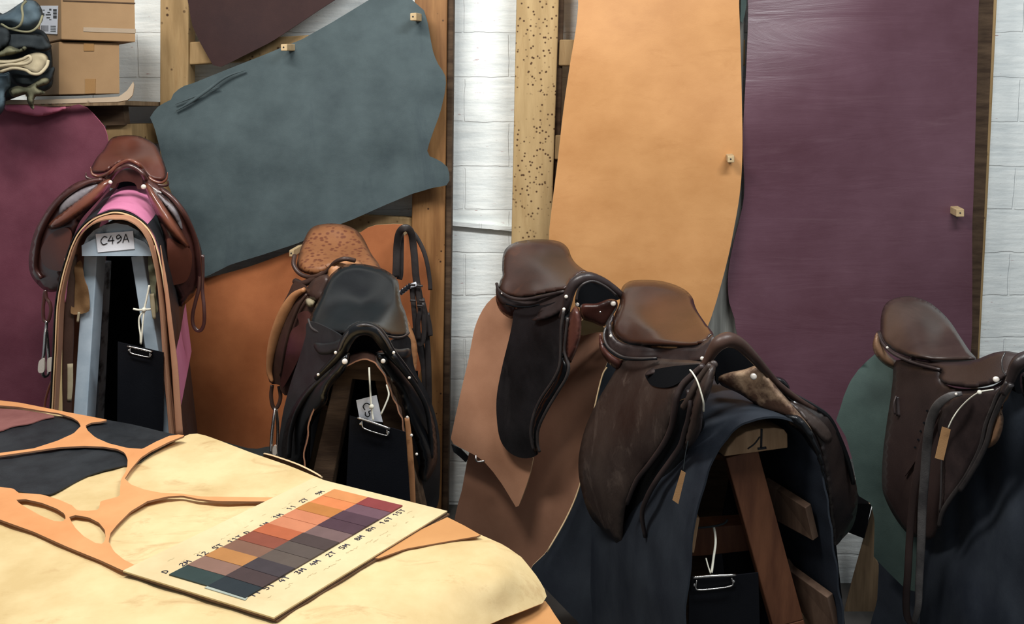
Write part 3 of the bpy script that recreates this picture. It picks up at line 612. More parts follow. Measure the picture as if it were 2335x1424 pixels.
bar('leg', (226,600), (196,1230), 13, 14, SD+.42, SD+.44, .06, 'painted_blue_shaded', st)
bar('leg', (318,600), (390,1230), 13, 14, SD+.42, SD+.44, .06, 'painted_blue_shaded', st)
slab('paper_sign', [(218,534),(303,527),(307,568),(223,576)], SD-.067, (0,.001,0), 'white_paper', st, 'white paper sign reading C49A')
bd = bpy.data.objects
sg = [o for o in bd if o.name.startswith('paper_sign')][-1]
o_ = P(229,559,SD-.069); ax = (P(246,557,SD-.069)-o_); up_ = P(229,541,SD-.069)-o_
write('handwriting', 'C49A', o_, ax, up_, .0013, 'ink', sg, adv=.98)
# black sheet added behind so the tunnel under the leathers reads dark
o = sheet('shade_backing', [(150,560),(400,560),(420,800),(430,1250),(120,1250),(130,800)], SD+.62, ['shadow_black','shadow_black'], None, .004, 40, smooth=False); tag(o, 'black sheet added to darken the space behind the pale blue trestle legs', 'leather hide')
tan_f = [(104,1240),(118,1000),(124,900),(129,800),(134,700),(144,640),(158,590),(172,552),(190,524),(215,503),(242,492),(264,489),(290,493),(316,507),(338,530),(352,560),(362,600),(372,660),(382,740),(390,850),(398,950),(410,1060),(430,1240)]
tan_g = [(x-(9*min(1,(x-264)/80) if x > 264 else 0), y+10*max(0,1-abs(x-264)/100)) for x, y in tan_f]
drape_l = drape('draped_leather', tan_g, SD-.115, SD+.42, -.15, ['tan_hide','cut_edge_dark','brown_tan_hide'], None, .004, dz=.045, wv_=.001); tag(drape_l, 'tan leather nearest the wood in the stack draped over the pale blue trestle', 'draped leather', None)
def offs(pts, k, dy=0):
    c = Vector((264,700)); return [(x+(k if x > 264 else -k)*min(1,abs(x-264)/60), y-k*1.0*max(0,1-abs(x-264)/110)+dy) for x, y in pts]
o = drape('draped_leather', offs(tan_f,5), SD-.052, SD+.43, -.14, ['cream_hide','cut_edge','cream_hide'], None, .004, dz=.06, wv_=.001); tag(o, 'cream leather layer in the stack draped over the pale blue trestle', 'draped leather')
o = drape('draped_leather', offs(tan_f,10), SD-.05, SD+.44, -.14, ['black_hide','black_hide','black_hide'], None, .003, dz=.06, wv_=.001); tag(o, 'thin black leather layer under the pink one on the pale blue trestle', 'draped leather')
pk = [(146,690),(152,640),(162,592),(176,550),(190,522),(212,497),(238,480),(264,475),(292,479),(320,494),(343,520),(358,556),(370,610),(380,680),(392,770),(403,860),(412,930)]
o = drape('draped_leather', pk, SD-.045, SD+.45, -.14, ['pink_leather','pink_leather','pink_leather'], None, .004, dz=.062, wv_=.001); tag(o, 'bright pink leather, top sheet on the pale blue trestle', 'draped leather')
for i, (pts, m, l) in enumerate([([(156,590),(146,660),(140,760),(138,860),(136,980),(130,1150)], 'brown_tan_hide', 'long brown leather strip hanging at the left of the pale blue trestle'),
    ([(168,580),(160,660),(157,760),(154,860),(152,980),(150,1150)], 'mid_brown', 'dark brown leather strip beside the left blue leg'),
    ([(137,750),(136,800),(135,870),(136,940),(136,1100)], 'cream_hide', 'narrow cream leather edge hanging left of the blue trestle')]):
    o = sweep('leather_strip', [(x, y, SD-.02-.015*i) for x, y in pts], [.012,.014,.016,.016,.016,.016] if i < 2 else [.004,.008,.009,.009,.009], m, None, .002); tag(o, l, 'leather strip')
for i,(pts, m, l) in enumerate([([(352,560),(362,640),(372,740),(380,850),(390,950),(402,1120)], 'brown_tan_hide','brown leather strip hanging beside the right blue leg'),
    ([(366,560),(378,650),(388,740),(398,830),(403,900),(410,1000)],'tan_hide','pink-brown leather edge at the right of the blue trestle')]):
    o = sweep('leather_strip', [(x, y, SD-.06-.015*i) for x, y in pts], [.001,.006,.008,.010,.011,.012], m, None, .002); tag(o, l, 'leather strip')
o = sheet('suede_scrap', tr(Z3, [(355,30),(400,-20),(415,30),(430,130),(455,200),(468,330),(440,368),(335,378),(332,320),(345,230),(360,130)]), SD-.03, ['suede_scrap','cut_edge_dark'], None, .004, 7, wav=(.03,.03,2,1)); tag(o, 'ragged tan suede scrap hanging over the left blue leg', 'leather scrap')
o = sheet('suede_scrap', tr(Z2, [(935,880),(950,980),(985,1060),(975,1180),(990,1330),(960,1330),(940,1180),(925,1050),(922,940)]), SD-.03, ['green_suede','cut_edge_dark'], None, .004, 6, wav=(.03,.03,5,1)); tag(o, 'thin grey-green suede scrap hanging over the right blue leg', 'leather scrap')
o = sweep('leather_strip', [(180,712,SD-.035),(177,735,SD-.035)], .004, 'cream_scrap', None, .002); tag(o, 'tiny cream tab below the tan suede scrap', 'leather strip')
o = sweep('leather_strip', [(160,830,SD-.035),(160,880,SD-.035),(158,915,SD-.035)], [.009,.009,.007], 'cream_scrap', None, .002); tag(o, 'short pale suede strip low beside the left blue leg', 'leather strip')
o = sweep('leather_strip', [(346,670,SD-.04),(349,700,SD-.04),(352,728,SD-.04)], [.007,.008,.005], 'cream_scrap', None, .002); tag(o, 'short pale suede strip by the knotted white string', 'leather strip')
# knotted string and clipboard
kt = thing('string_tie', P(330,708,SD-.05), 'knotted white string tied around the right blue leg, holding the clipboard', 'string')
cord('string', Z3, [(908,165,SD-.05),(895,230,SD-.055),(880,300,SD-.06),(868,345,SD-.065)], .0032, 'white_cord', kt)
cord('string', Z3, [(790,340,SD-.07),(830,347,SD-.07),(868,345,SD-.07),(918,342,SD-.06)], .0035, 'white_cord', kt)
cord('string', Z3, [(868,350,SD-.065),(835,400,SD-.07),(832,460,SD-.07),(842,530,SD-.075),(843,595,SD-.075)], .0028, 'white_cord', kt)
cord('string', Z3, [(872,350,SD-.065),(862,420,SD-.07),(855,500,SD-.075),(847,600,SD-.075)], .0028, 'white_cord', kt)
c_ = P(*tr(Z3,[(870,343)])[0], SD-.07); V=[];
dome('knot', *tr(Z3,[(870,345)])[0], SD-.068, .008, 'white_cord', kt, flat=.9)
clipboard('clipboard', tr(Z3, [(675,583),(1012,662),(1008,1245),(670,1200)]), SD-.075, 'black clipboard hanging between the pale blue legs', tr(Z3, [(745,612),(930,655),(928,705),(750,665)]))

# ---- russet saddle
lf = TPS([(240,403,3.08),(147,435,3.06),(92,503,3.12),(66,587,3.2),(69,622,3.22),(105,664,3.2),(147,619,3.08),(221,461,3.06),(170,540,3.05)])
rf = TPS([(340,409,3.08),(405,461,3.06),(443,525,3.12),(463,600,3.18),(453,651,3.2),(405,697,3.16),(385,570,3.04),(345,470,3.05)])
s1 = thing('saddle', P(295,600,3.25), 'russet-brown saddle at far left, on the pale blue trestle', 'saddle')
sheet('seat', tr(Z2, [(520,320),(560,245),(610,190),(632,150),(660,112),(700,95),(780,88),(860,95),(930,125),(978,160),(1000,200),(1030,270),(1055,350),(1052,395),(1010,420),(930,400),(893,362),(860,312),(800,278),(740,278),(680,312),(625,350),(560,362),(521,350)]),
   [(292,309,3.46),(292,335,3.40),(292,352,3.28),(292,369,3.1),(215,365,3.25),(212,392,3.18),(377,365,3.25),(375,408,3.18),(255,350,3.3),(335,350,3.3),(250,325,3.42),(350,330,3.42),(250,386,3.14),(328,396,3.14)], ['russet','russet'], s1, .006, 5, puff=(10,.05))
sheet('gullet', tr(Z2, [(650,400),(700,350),(780,330),(850,345),(900,400),(900,460),(850,470),(830,430),(770,415),(700,430),(690,465),(640,450)]), 3.2, ['mahogany','mahogany'], s1, .02, 8)
sheet('gullet_lining', tr(Z2, [(690,420),(750,400),(810,395),(850,420),(850,475),(690,465)]), 3.3, ['navy_dull','navy_dull'], s1, .01, 8)
for nm, Zp in (('flap', [(625,380),(530,395),(430,415),(330,480),(240,570),(160,690),(110,800),(80,950),(88,1060),(130,1130),(200,1190),(260,1195),(310,1180),(340,1150),(330,1050),(380,860),(440,700),(560,560),(640,470),(680,400)]),):
    sheet(nm, tr(Z2, Zp), lf, ['mahogany','mahogany'], s1, .006, 9, puff=(7,.03))
sheet('flap', tr(Z2, [(900,380),(960,420),(1050,470),(1130,545),(1200,640),(1250,760),(1292,870),(1312,1000),(1312,1120),(1285,1170),(1240,1230),(1160,1300),(1135,1290),(1130,1220),(1080,1140),(1060,1000),(1045,860),(990,680),(920,520),(880,430)]), rf, ['mahogany','mahogany'], s1, .006, 9, puff=(7,.03))
def off(f, k): g = lambda x, y: f(x, y)-k; return g
sheet('inner_flap', tr(Z2, [(170,880),(230,790),(330,740),(375,780),(365,880),(345,980),(325,1045),(240,1040),(190,1010),(165,950)]), off(lf,.015), ['russet','russet'], s1, .005, 8)
sheet('inner_flap', tr(Z2, [(1062,820),(1130,850),(1215,890),(1232,960),(1222,1050),(1190,1120),(1130,1142),(1075,1140),(1065,1000)]), off(rf,.015), ['russet','russet'], s1, .005, 8)
sheet('grey_padding', tr(Z2, [(290,655),(300,590),(350,535),(430,480),(520,445),(570,440),(470,540),(380,600),(310,650)]), off(lf,.02), ['grey_felt','grey_felt'], s1, .006, 6, puff=(8,.012))
sheet('grey_padding', tr(Z2, [(985,500),(1040,540),(1110,600),(1150,680),(1165,760),(1120,690),(1050,600)]), off(rf,.02), ['grey_felt','grey_felt'], s1, .006, 6, puff=(8,.012))
sheet('knee_roll', tr(Z2, [(655,392),(600,410),(540,455),(440,530),(330,620),(250,685),(212,728),(235,755),(290,745),(340,720),(430,660),(520,590),(590,520),(640,450),(660,410)]), off(lf,.05), ['chestnut_roll','chestnut_roll'], s1, .006, 6, puff=(13,.045))
sheet('knee_roll', tr(Z2, [(903,428),(950,455),(1000,520),(1060,610),(1120,700),(1180,800),(1218,878),(1190,888),(1120,830),(1050,750),(1000,680),(955,590),(915,500)]), off(rf,.05), ['chestnut_roll','chestnut_roll'], s1, .006, 6, puff=(13,.045))
for q in (([(484,350),(487,385),(540,402),(620,385),(680,340),(730,300),(790,278),(850,298),(890,345),(940,400),(1000,440),(1060,440),(1062,400)], [.001,.005,.006,.006,.006,.006,.006,.006,.006,.006,.005,.004,.001], 'mahogany', 3.11),
          ([(515,310),(530,365),(590,378),(650,350),(700,305),(760,272),(800,268),(860,298),(905,360),(950,405),(1010,425),(1050,400),(1060,350)], [.001,.005,.006,.006,.006,.006,.006,.006,.006,.006,.005,.004,.001], 'chestnut_roll', 3.085),
          ([(640,420),(690,350),(740,315),(790,305),(850,330),(890,370),(920,420),(1000,470)], .008, 'mahogany', 3.09)):
    cord('piping', Z2, [(x, y, q[3]-(.03 if 640 < x < 900 else -.03)) for x, y in q[0]], q[1], q[2], s1)
for pts in ([(1010,470),(1090,530),(1160,620),(1220,730),(1262,850),(1280,980),(1285,1100),(1270,1165)], [(600,400),(500,420),(400,470),(300,550),(220,660),(160,790),(135,920),(130,1030),(170,1100)]):
    f = rf if pts[0][0] > 900 else lf
    sweep('flap_edge_roll', [(x, y, f(x, y)-.012) for x, y in tr(Z2, pts)], [.006,.008,.009,.009,.009,.009,.008,.006], 'mahogany', s1)
nails(s1, Z2, [(655,420,.009),(890,453,.012)], 2.99, lift=0)
# stirrups
sl = cord('stirrup_leather', Z3, [(140,200,3.2),(150,260,3.2),(175,300,3.2),(180,360,3.2),(160,430,3.2),(130,420,3.2),(124,340,3.2),(132,260,3.2),(138,210,3.2)], .006, 'mahogany', s1, .0025)
ir = cord('stirrup_iron', Z3, [(150,430,3.2),(148,470,3.2),(140,520,3.19),(135,600,3.18),(128,680,3.17),(118,750,3.17),(125,830,3.17),(150,835,3.2),(165,800,3.22),(165,700,3.22),(158,600,3.22),(150,500,3.2)], .0055, 'steel', sl)
sheet('tread_pad', tr(Z3, [(85,790),(92,730),(115,708),(130,712),(132,780),(125,808),(95,812)]), 3.16, ['white_nail','white_nail'], ir, .008, 3); sheet('tread_pad', tr(Z3, [(152,790),(154,712),(180,700),(205,708),(208,740),(195,790),(165,805)]), 3.19, ['white_nail','white_nail'], ir, .008, 3)
cord('stirrup_leather', Z3, [(1275,-60,3.17),(1278,60,3.17),(1275,180,3.17),(1250,280,3.17),(1228,380,3.17),(1230,450,3.17),(1255,495,3.17),(1290,495,3.17),(1312,440,3.17),(1312,330,3.17),(1300,200,3.18),(1302,50,3.18),(1300,-60,3.18)], .0065, 'mahogany', s1, .002)
cord('girth_strap', Z3, [(238,560,3.05),(232,640,3.05),(215,760,3.05),(195,850,3.05),(165,930,3.05),(140,1020,3.05),(132,1100,3.05)], .004, 'chestnut_roll', s1, .002)

# ================================================================== MIDDLE: SPOTTED SADDLE, BLACK SADDLE
s2 = thing('saddle', P(790,800,3.1), 'saddle with a spotted tan seat, half hidden behind the black saddle', 'saddle')
sheet('seat', tr(Z4, [(205,240),(222,180),(240,135),(262,95),(290,74),(350,63),(420,67),(470,84),(505,110),(530,150),(560,210),(600,268),(600,330),(420,330),(380,280),(350,290),(300,310),(240,300),(205,275)]),
   [(770,512,3.3),(770,560,3.22),(760,600,3.05),(690,590,3.1),(690,620,3.02),(850,590,3.1),(700,540,3.25),(840,550,3.25)], ['spotted','spotted'], s2, .02, 10, puff=(12,.05))
sheet('pommel', tr(Z4, [(350,300),(362,262),(395,235),(440,226),(490,238),(520,262),(520,320),(360,340)]), [(775,590,2.96),(800,610,2.95),(760,640,2.93),(830,600,3)], ['tan_rim','tan_rim'], s2, .01, 8, puff=(8,.03))
cord('piping', Z4, [(192,215,3.1),(188,260,3.07),(215,300,3.05),(260,318,3.03),(310,312,3.0),(350,290,2.98),(385,250,2.95),(430,232,2.93),(480,240,2.95)], .008, 'mid_brown', s2)
cord('piping', Z4, [(196,340,3.08),(230,352,3.04),(280,330,3.02),(330,305,3.0)], .012, 'mid_brown', s2)
f2 = TPS([(675,650,3.02),(620,760,3.08),(610,850,3.12),(640,880,3.08),(670,800,2.98),(700,700,2.95),(740,640,2.95)])
sheet('flap', tr(Z4, [(195,340),(262,370),(300,372),(350,340),(350,500),(300,600),(240,720),(190,860),(150,885),(125,860),(118,832),(75,825),(62,760),(64,690),(85,580),(120,480),(160,400)]), f2, ['mid_brown','mid_brown'], s2, .006, 9)
sweep('flap_rim', [(x, y, f2(x, y)-.02) for x, y in tr(Z4, [(240,378),(190,410),(150,470),(118,540),(92,620),(76,700),(72,770),(85,820)])], [.008,.014,.018,.018,.017,.014,.011,.006], 'tan_rim', s2, .008)
sweep('flap_rim', [(x, y, f2(x, y)-.03) for x, y in tr(Z4, [(252,400),(215,450),(185,520),(160,600),(142,690),(125,790)])], [.005,.007,.007,.007,.006,.004], 'mid_brown', s2)
sheet('inner_panel', tr(Z4, [(248,400),(258,360),(290,325),(345,305),(360,330),(345,380),(320,430),(285,430),(262,415)]), off(f2,.05), ['mid_brown','mid_brown'], s2, .005, 8, puff=(8,.02))
sheet('padding', tr(Z4, [(245,425),(265,420),(290,432),(280,460),(262,462),(246,450)]), off(f2,.04), ['cream_scrap','cream_scrap'], s2, .005, 5, puff=(6,.015))
sheet('inner_flap', tr(Z4, [(215,545),(205,500),(250,480),(270,520),(250,600),(215,700),(165,800),(130,850),(125,760),(145,650),(180,570)]), off(f2,.03), ['mahogany','mahogany'], s2, .004, 8)
sheet('flap', tr(Z4, [(690,440),(712,470),(740,540),(765,600),(778,660),(776,730),(762,790),(720,760),(700,600)]), 3.02, ['tan_rim','tan_rim'], s2, .005, 8, puff=(6,.02))
sl = cord('stirrup_leather', Z4, [(85,835,3.12),(80,880,3.12),(85,925,3.12),(98,948,3.12),(115,930,3.12),(125,890,3.12),(118,840,3.12)], .007, 'mid_brown', s2, .003)
cord('stirrup_iron', Z4, [(100,945,3.12),(92,1000,3.1),(85,1060,3.09),(80,1130,3.08),(84,1160,3.08),(104,1160,3.12),(112,1100,3.13),(112,1020,3.13),(104,950,3.12)], .006, 'steel', sl)
sheet('tread_pad', tr(Z4, [(90,1130),(104,1126),(106,1165),(88,1168)]), 3.07, ['white_nail','white_nail'], sl, .008, 3)
# trestle under the black saddle
t2 = thing('saddle_trestle', (P(830,900,2.6).x, 2.6, 0), 'timber trestle toned dark for the shade under the black saddle', 'saddle stand')
bar('leg', tr(Z4,[(430,780)])[0], tr(Z4,[(250,1640)])[0], 20, 28, 2.46, 2.44, .08, 'wood_dark', t2)  # darker wood puts the shade under the saddle into the timber colour
bar('leg', tr(Z4,[(345,960)])[0], tr(Z4,[(255,1400)])[0], 14, 16, 2.62, 2.6, .05, 'wood_leg', t2)
bar('leg', tr(Z4,[(620,800)])[0], tr(Z4,[(800,1700)])[0], 22, 30, 2.5, 2.5, .08, 'wood_dark', t2)
slab('head_block', tr(Z4,[(410,800),(430,750),(480,722),(530,712),(580,730),(615,780),(640,820)]), 2.46, (-.1,.45,0), 'wood_dark', t2)
blk = sheet('shade_backing', tr(Z4, [(280,760),(780,760),(830,1500),(830,2120),(240,2120),(240,1100)]), 2.98, ['shadow_black','shadow_black'], None, .004, 40, smooth=False); tag(blk, 'black sheet added to darken the inside of the black saddle trestle', 'leather hide')  # added black backing, stands in for the shade between the legs
bf = [(215,1750),(228,1400),(235,1200),(248,1080),(272,980),(310,890),(365,810),(425,755),(475,722),(525,708),(572,722),(610,765),(645,835),(682,920),(712,1010),(730,1120),(745,1250),(757,1400),(770,1750)]
o = drape('draped_leather', tr(Z4, bf), 2.42, 2.95, -.1, ['mid_brown','tan_hide','shadow_black'], None, .004); tag(o, 'brown leather with a cream cut edge draped under the black saddle', 'draped leather')
o = sweep('leather_strip', [(*p, 2.4) for p in tr(Z4, [(728,990),(738,1080),(746,1200),(752,1300),(756,1500)])], [.007,.008,.009,.009,.01], 'tan_rim', None, .002); tag(o, 'narrow tan leather strip hanging inside the right flap of the black saddle', 'leather strip')
pt = thing('paper_tag', P(840,950,2.37), 'tilted white paper tag on a string under the black saddle arch', 'tag')
slab('card', tr(Z4, [(486,908),(583,883),(613,1012),(505,1000),(500,985)]), 2.37, (0,.001,0), 'white_paper', pt)
o_ = P(*tr(Z4,[(516,925)])[0],2.367); u_ = P(*tr(Z4,[(548,915)])[0],2.367)-o_; d_ = P(*tr(Z4,[(524,955)])[0],2.367)-o_
write('handwriting','C5', o_+d_*.0, d_*1.1, u_*1.0, .0014, 'ink', pt, adv=1.15)
cord('string', Z4, [(548,752,2.42),(552,830,2.38),(556,900,2.36),(562,960,2.355),(568,1003,2.35)], .0026, 'white_cord', pt)
cord('string', Z4, [(632,835,2.42),(642,880,2.38),(625,930,2.36),(605,975,2.355)], .0024, 'white_cord', pt)
dome('knot', *tr(Z4,[(560,938)])[0], 2.35, .007, 'white_cord', pt, flat=.9)
clipboard('clipboard', tr(Z4, [(455,982),(722,1060),(745,1400),(720,1620),(440,1620),(440,1300)]), 2.36, 'black clipboard hanging under the black saddle', tr(Z4, [(492,988),(648,1042),(648,1085),(505,1040)]))
# ---- black saddle
s3 = thing('saddle', P(840,900,2.6), 'glossy black saddle in the middle, seen straight from the front', 'saddle')
bl = TPS([(706,740,2.56),(680,860,2.6),(640,980,2.66),(637,1050,2.68),(700,1040,2.56),(730,900,2.44),(770,800,2.38),(785,765,2.36)])
br = TPS([(930,750,2.56),(950,850,2.58),(1000,990,2.66),(1003,1100,2.68),(950,1140,2.6),(950,1040,2.5),(900,880,2.42),(870,790,2.38)])
sheet('flap', tr(Z4, [(262,530),(245,600),(215,700),(175,820),(140,950),(120,1080),(116,1180),(180,1230),(245,1215),(255,1060),(300,900),(360,800),(420,700),(440,640),(400,590)]), bl, ['black_skirt','black_skirt'], s3, .006, 10)
sheet('flap', tr(Z4, [(640,640),(735,600),(752,680),(770,770),(830,880),(870,1000),(886,1120),(886,1300),(870,1420),(800,1440),(785,1300),(800,1180),(760,1000),(700,860),(650,760)]), br, ['black_skirt','black_skirt'], s3, .006, 10)
sheet('seat', tr(Z4, [(356,320),(375,298),(420,266),(480,254),(550,262),(610,278),(660,308),(686,340),(694,390),(702,440),(722,490),(736,560),(735,600),(700,612),(640,606),(605,585),(565,556),(510,543),(468,560),(440,592),(400,596),(330,588),(280,565),(262,535),(275,490),(310,420),(335,365)]),
   [(823,603,2.86),(823,625,2.82),(823,660,2.75),(823,700,2.66),(823,725,2.52),(823,740,2.37),(712,735,2.58),(930,755,2.58),(740,660,2.74),(910,665,2.74),(760,757,2.44),(885,765,2.44),(770,615,2.83),(890,630,2.83)], ['black_leather','black_leather'], s3, .006, 5, puff=(14,.06))
sheet('skirt', tr(Z4, [(283,650),(292,632),(330,636),(380,628),(425,612),(418,660),(375,682),(340,692),(305,684)]), off(bl,.05), ['black_skirt','black_skirt'], s3, .005, 6, puff=(6,.012))
sheet('skirt', tr(Z4, [(648,655),(690,664),(735,658),(748,672),(744,696),(720,706),(680,704),(655,690)]), off(br,.05), ['black_skirt','black_skirt'], s3, .005, 6, puff=(6,.012))
cord('piping', Z4, [(258,520,2.57),(275,562,2.54),(320,585,2.5),(380,592,2.45),(435,588,2.4)], .0035, 'piping', s3)
cord('piping', Z4, [(262,540,2.57),(285,575,2.54),(330,596,2.5),(390,602,2.45),(435,598,2.4)], .003, 'piping', s3)
cord('piping', Z4, [(625,598,2.4),(670,608,2.46),(710,604,2.52),(738,585,2.56)], .0035, 'piping', s3)
sheet('panel', tr(Z4, [(450,680),(440,750),(405,800),(362,850),(345,920),(300,980),(262,1060),(245,1190),(200,1230),(140,1210),(130,1130),(150,1020),(190,930),(250,850),(330,780),(400,710)]), off(bl,.06), ['black_leather','black_leather'], s3, .008, 8, puff=(18,.06))
sheet('panel', tr(Z4, [(580,680),(600,740),(640,800),(690,870),(720,980),(760,1080),(790,1180),(790,1280),(830,1290),(872,1200),(872,1090),(855,990),(815,900),(745,800),(680,715),(645,672)]), off(br,.06), ['black_leather','black_leather'], s3, .008, 8, puff=(18,.06))
cord('panel_seam', Z4, [(440,690,2.33),(400,740,2.35),(330,800,2.4),(260,870,2.45),(205,960,2.5),(175,1060,2.53),(165,1180,2.55)], .007, 'black_skirt', s3)
cord('panel_seam', Z4, [(660,690,2.33),(720,770,2.38),(775,850,2.43),(820,940,2.48),(840,1060,2.52),(845,1180,2.55)], .007, 'black_skirt', s3)
cord('pommel_arch', Z4, [(300,800,2.42),(360,740,2.38),(415,680,2.34),(440,625,2.32),(475,580,2.31),(525,562,2.305),(575,578,2.31),(615,625,2.32),(650,680,2.34),(705,745,2.38),(765,825,2.44)], [.010,.012,.015,.017,.018,.019,.018,.017,.015,.012,.010], 'black_leather', s3)
cord('arch_piping', Z4, [(405,670,2.31),(432,610,2.30),(470,566,2.30),(525,548,2.29),(580,564,2.30),(620,610,2.30),(655,670,2.31)], .004, 'piping', s3)
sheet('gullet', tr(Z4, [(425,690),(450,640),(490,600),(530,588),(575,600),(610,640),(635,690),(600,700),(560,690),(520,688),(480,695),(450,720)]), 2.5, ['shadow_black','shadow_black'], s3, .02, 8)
sheet('point_pocket', tr(Z4, [(420,695),(455,680),(455,730),(432,745),(415,730)]), 2.325, ['black_leather','black_leather'], s3, .006, 5, puff=(5,.008))
sheet('point_pocket', tr(Z4, [(580,682),(630,690),(642,715),(625,738),(598,730)]), 2.325, ['black_leather','black_leather'], s3, .006, 5, puff=(5,.008))
nails(s3, Z4, [(432,722,.0105)], 2.27, lift=0); nails(s3, Z4, [(615,720,.009)], 2.315, lift=0)
nails(s3, Z4, [(388,680,.006),(665,680,.006)], 2.31, lift=0)
nails(s3, Z4, [(740,800,.0055),(305,785,.0055)], 2.37, lift=0); nails(s3, Z4, [(730,988,.0055),(750,1075,.006),(775,1165,.0055)], 2.39, lift=0)
# ---- bridle hanging from the peg
b_ = thing('bridle', P(925,700,3.66), 'dark leather bridle with striped browband hanging from a peg on the left rack', 'bridle')
BD = 3.62
cord('strap', Z4, [(675,320,BD),(678,250,BD),(680,180,BD),(688,120,BD-.02),(705,90,BD-.04),(730,85,BD-.04),(750,110,BD-.02),(758,160,BD),(765,230,BD),(772,320,BD),(785,400,BD),(800,470,BD)], .015, 'bridle', b_, .004)
cord('strap', Z4, [(735,95,BD+.02),(765,115,BD+.02),(795,165,BD+.02),(815,215,BD+.02),(828,270,BD+.02),(838,340,BD+.02),(840,380,BD+.02)], .009, 'bridle', b_, .003)
cord('strap', Z4, [(690,100,BD+.01),(700,120,BD+.01),(700,200,BD+.02),(698,300,BD+.02),(692,330,BD+.02)], .012, 'bridle', b_, .003)
cord('browband', Z4, [(695,398,BD-.03),(715,382,BD-.03),(740,365,BD-.03),(775,352,BD-.03)], .010, 'white_paper', b_, .004, label='browband striped white and black')
for k in range(4): cord('browband_stripe', Z4, [(699+k*12,402-k*9,BD-.036),(707+k*12,376-k*9,BD-.036)], .006, 'ink', b_, .002)
cord('cheek_strap', Z4, [(752,350,BD-.02),(757,420,BD-.02),(765,500,BD-.02),(770,560,BD-.02),(780,620,BD-.02),(795,640,BD-.02),(810,590,BD-.02),(808,520,BD-.02),(800,440,BD-.02)], .011, 'bridle', b_, .004)
cord('cheek_strap', Z4, [(778,350,BD-.03),(785,420,BD-.03),(790,480,BD-.03),(782,540,BD-.03),(785,620,BD-.03)], .010, 'bridle', b_, .004)
cord('rein', Z4, [(800,420,BD),(815,480,BD),(828,540,BD),(840,600,BD),(838,560,BD+.01),(825,490,BD+.01)], .010, 'bridle', b_, .003)
cord('rein', Z4, [(770,560,BD+.03),(790,640,BD+.03),(815,760,BD+.03),(818,900,BD+.03),(815,1100,BD+.03),(812,1250,BD+.03)], .017, 'bridle', b_, .004)
cord('rein', Z4, [(820,560,BD+.02),(830,700,BD+.02),(835,900,BD+.02),(832,1100,BD+.02)], .012, 'bridle', b_, .003)
for (x, y) in ((755,355),(790,360),(758,430),(800,430),(790,455)): cord('buckle', Z4, [(x-14,y,BD-.05),(x+14,y+2,BD-.05)], .005, 'bridle', b_)
# ================================================================== RIGHT-HAND BROWN SADDLE WITH TAN LEATHERS (third from right)
tA = sheet('draped_leather', tr(Z6, [(262,290),(235,308),(212,326),(190,350),(172,380),(157,412),(146,445),(137,485),(129,530),(122,570),(100,660),(80,750),(60,840),(47,905),(90,930),(150,960),(185,985),(220,1025),(260,1080),(290,1130),(320,1180),(335,1140),(352,1095),(370,1040),(384,975),(360,900),(380,800),(420,700),(450,500),(440,380),(380,300)]),
   [(1030,1000,3.40),(1110,700,3.50),(1180,1160,3.22),(1217,1050,3.20),(1330,740,3.12),(1240,680,3.3),(1120,1050,3.30)], ['tan_hide','cut_edge'], None, .005, 16, smooth=False, wav=(.015,.008,3,1)); tag(tA, 'light tan leather with a ragged pointed hem, under the third saddle from the right', 'draped leather')
tB = sheet('draped_leather', tr(Z6, [(300,360),(560,380),(600,405),(665,437),(720,470),(730,600),(690,680),(650,800),(620,950),(590,1080),(560,1180),(450,1360),(400,1700),(20,1700),(60,1245),(75,1170),(95,1100),(118,970),(200,700)]),
   [(1034,1200,3.50),(1066,1050,3.48),(1200,1250,3.34),(1300,1150,3.18),(1380,840,3.16),(1370,740,3.2),(1170,720,3.55),(1200,1500,3.3)], ['brown_tan_hide','cut_edge'], None, .005, 16, smooth=False, wav=(.015,.006,9,1)); tag(tB, 'long brown-tan leather hanging below and right of the light tan one', 'draped leather')
o = sheet('draped_leather', tr(Z6, [(575,470),(580,415),(610,405),(668,437),(676,458),(640,460),(600,470)]), [(1330,740,3.1),(1375,750,3.13)], ['cream_hide','cut_edge'], None, .004, 8); tag(o, 'small cream leather edge under the arch of the third saddle from the right', 'draped leather')
o = sheet('dark_leather', tr(Z6, [(52,915),(90,932),(122,965),(112,990),(85,965),(60,945)]), 3.46, ['black_hide','black_hide'], None, .004, 6, smooth=False); tag(o, 'dark leather corner peeking out at the left of the light tan leather', 'draped leather')
t3 = thing('saddle_trestle', (P(1200,900,3.4).x, 3.4, 0), 'dark timber trestle hidden under the tan leathers', 'saddle stand')
bar('leg', (1100,1100), (1085,1310), 8, 10, 3.56, 3.56, .05, 'wood_dark', t3)
slab('beam', [(1200,700),(1330,730),(1335,760),(1200,730)], 3.3, (-.1,.35,0), 'wood_dark', t3)
bu = cord('strap_ring', Z6, [(152,958,3.29),(152,975,3.28),(160,985,3.28),(188,982,3.28)], .004, 'steel'); tag(bu, 'small metal ring at the hem of the light tan leather', 'ring')
f4 = TPS([(1172,705,3.22),(1135,850,3.26),(1132,960,3.26),(1165,1035,3.2),(1222,1040,3.12),(1215,980,3.1),(1265,850,3.03),(1280,720,3.0),(1230,720,3.1)])
s4 = thing('saddle', P(1250,900,3.2), 'dark brown saddle above the tan leathers, third from the right', 'saddle')
sheet('rear_panel', tr(Z6, [(232,320),(245,310),(300,345),(315,370),(302,405),(270,392),(245,365)]), 3.30, ['roll_red','roll_red'], s4, .006, 6, puff=(8,.03))
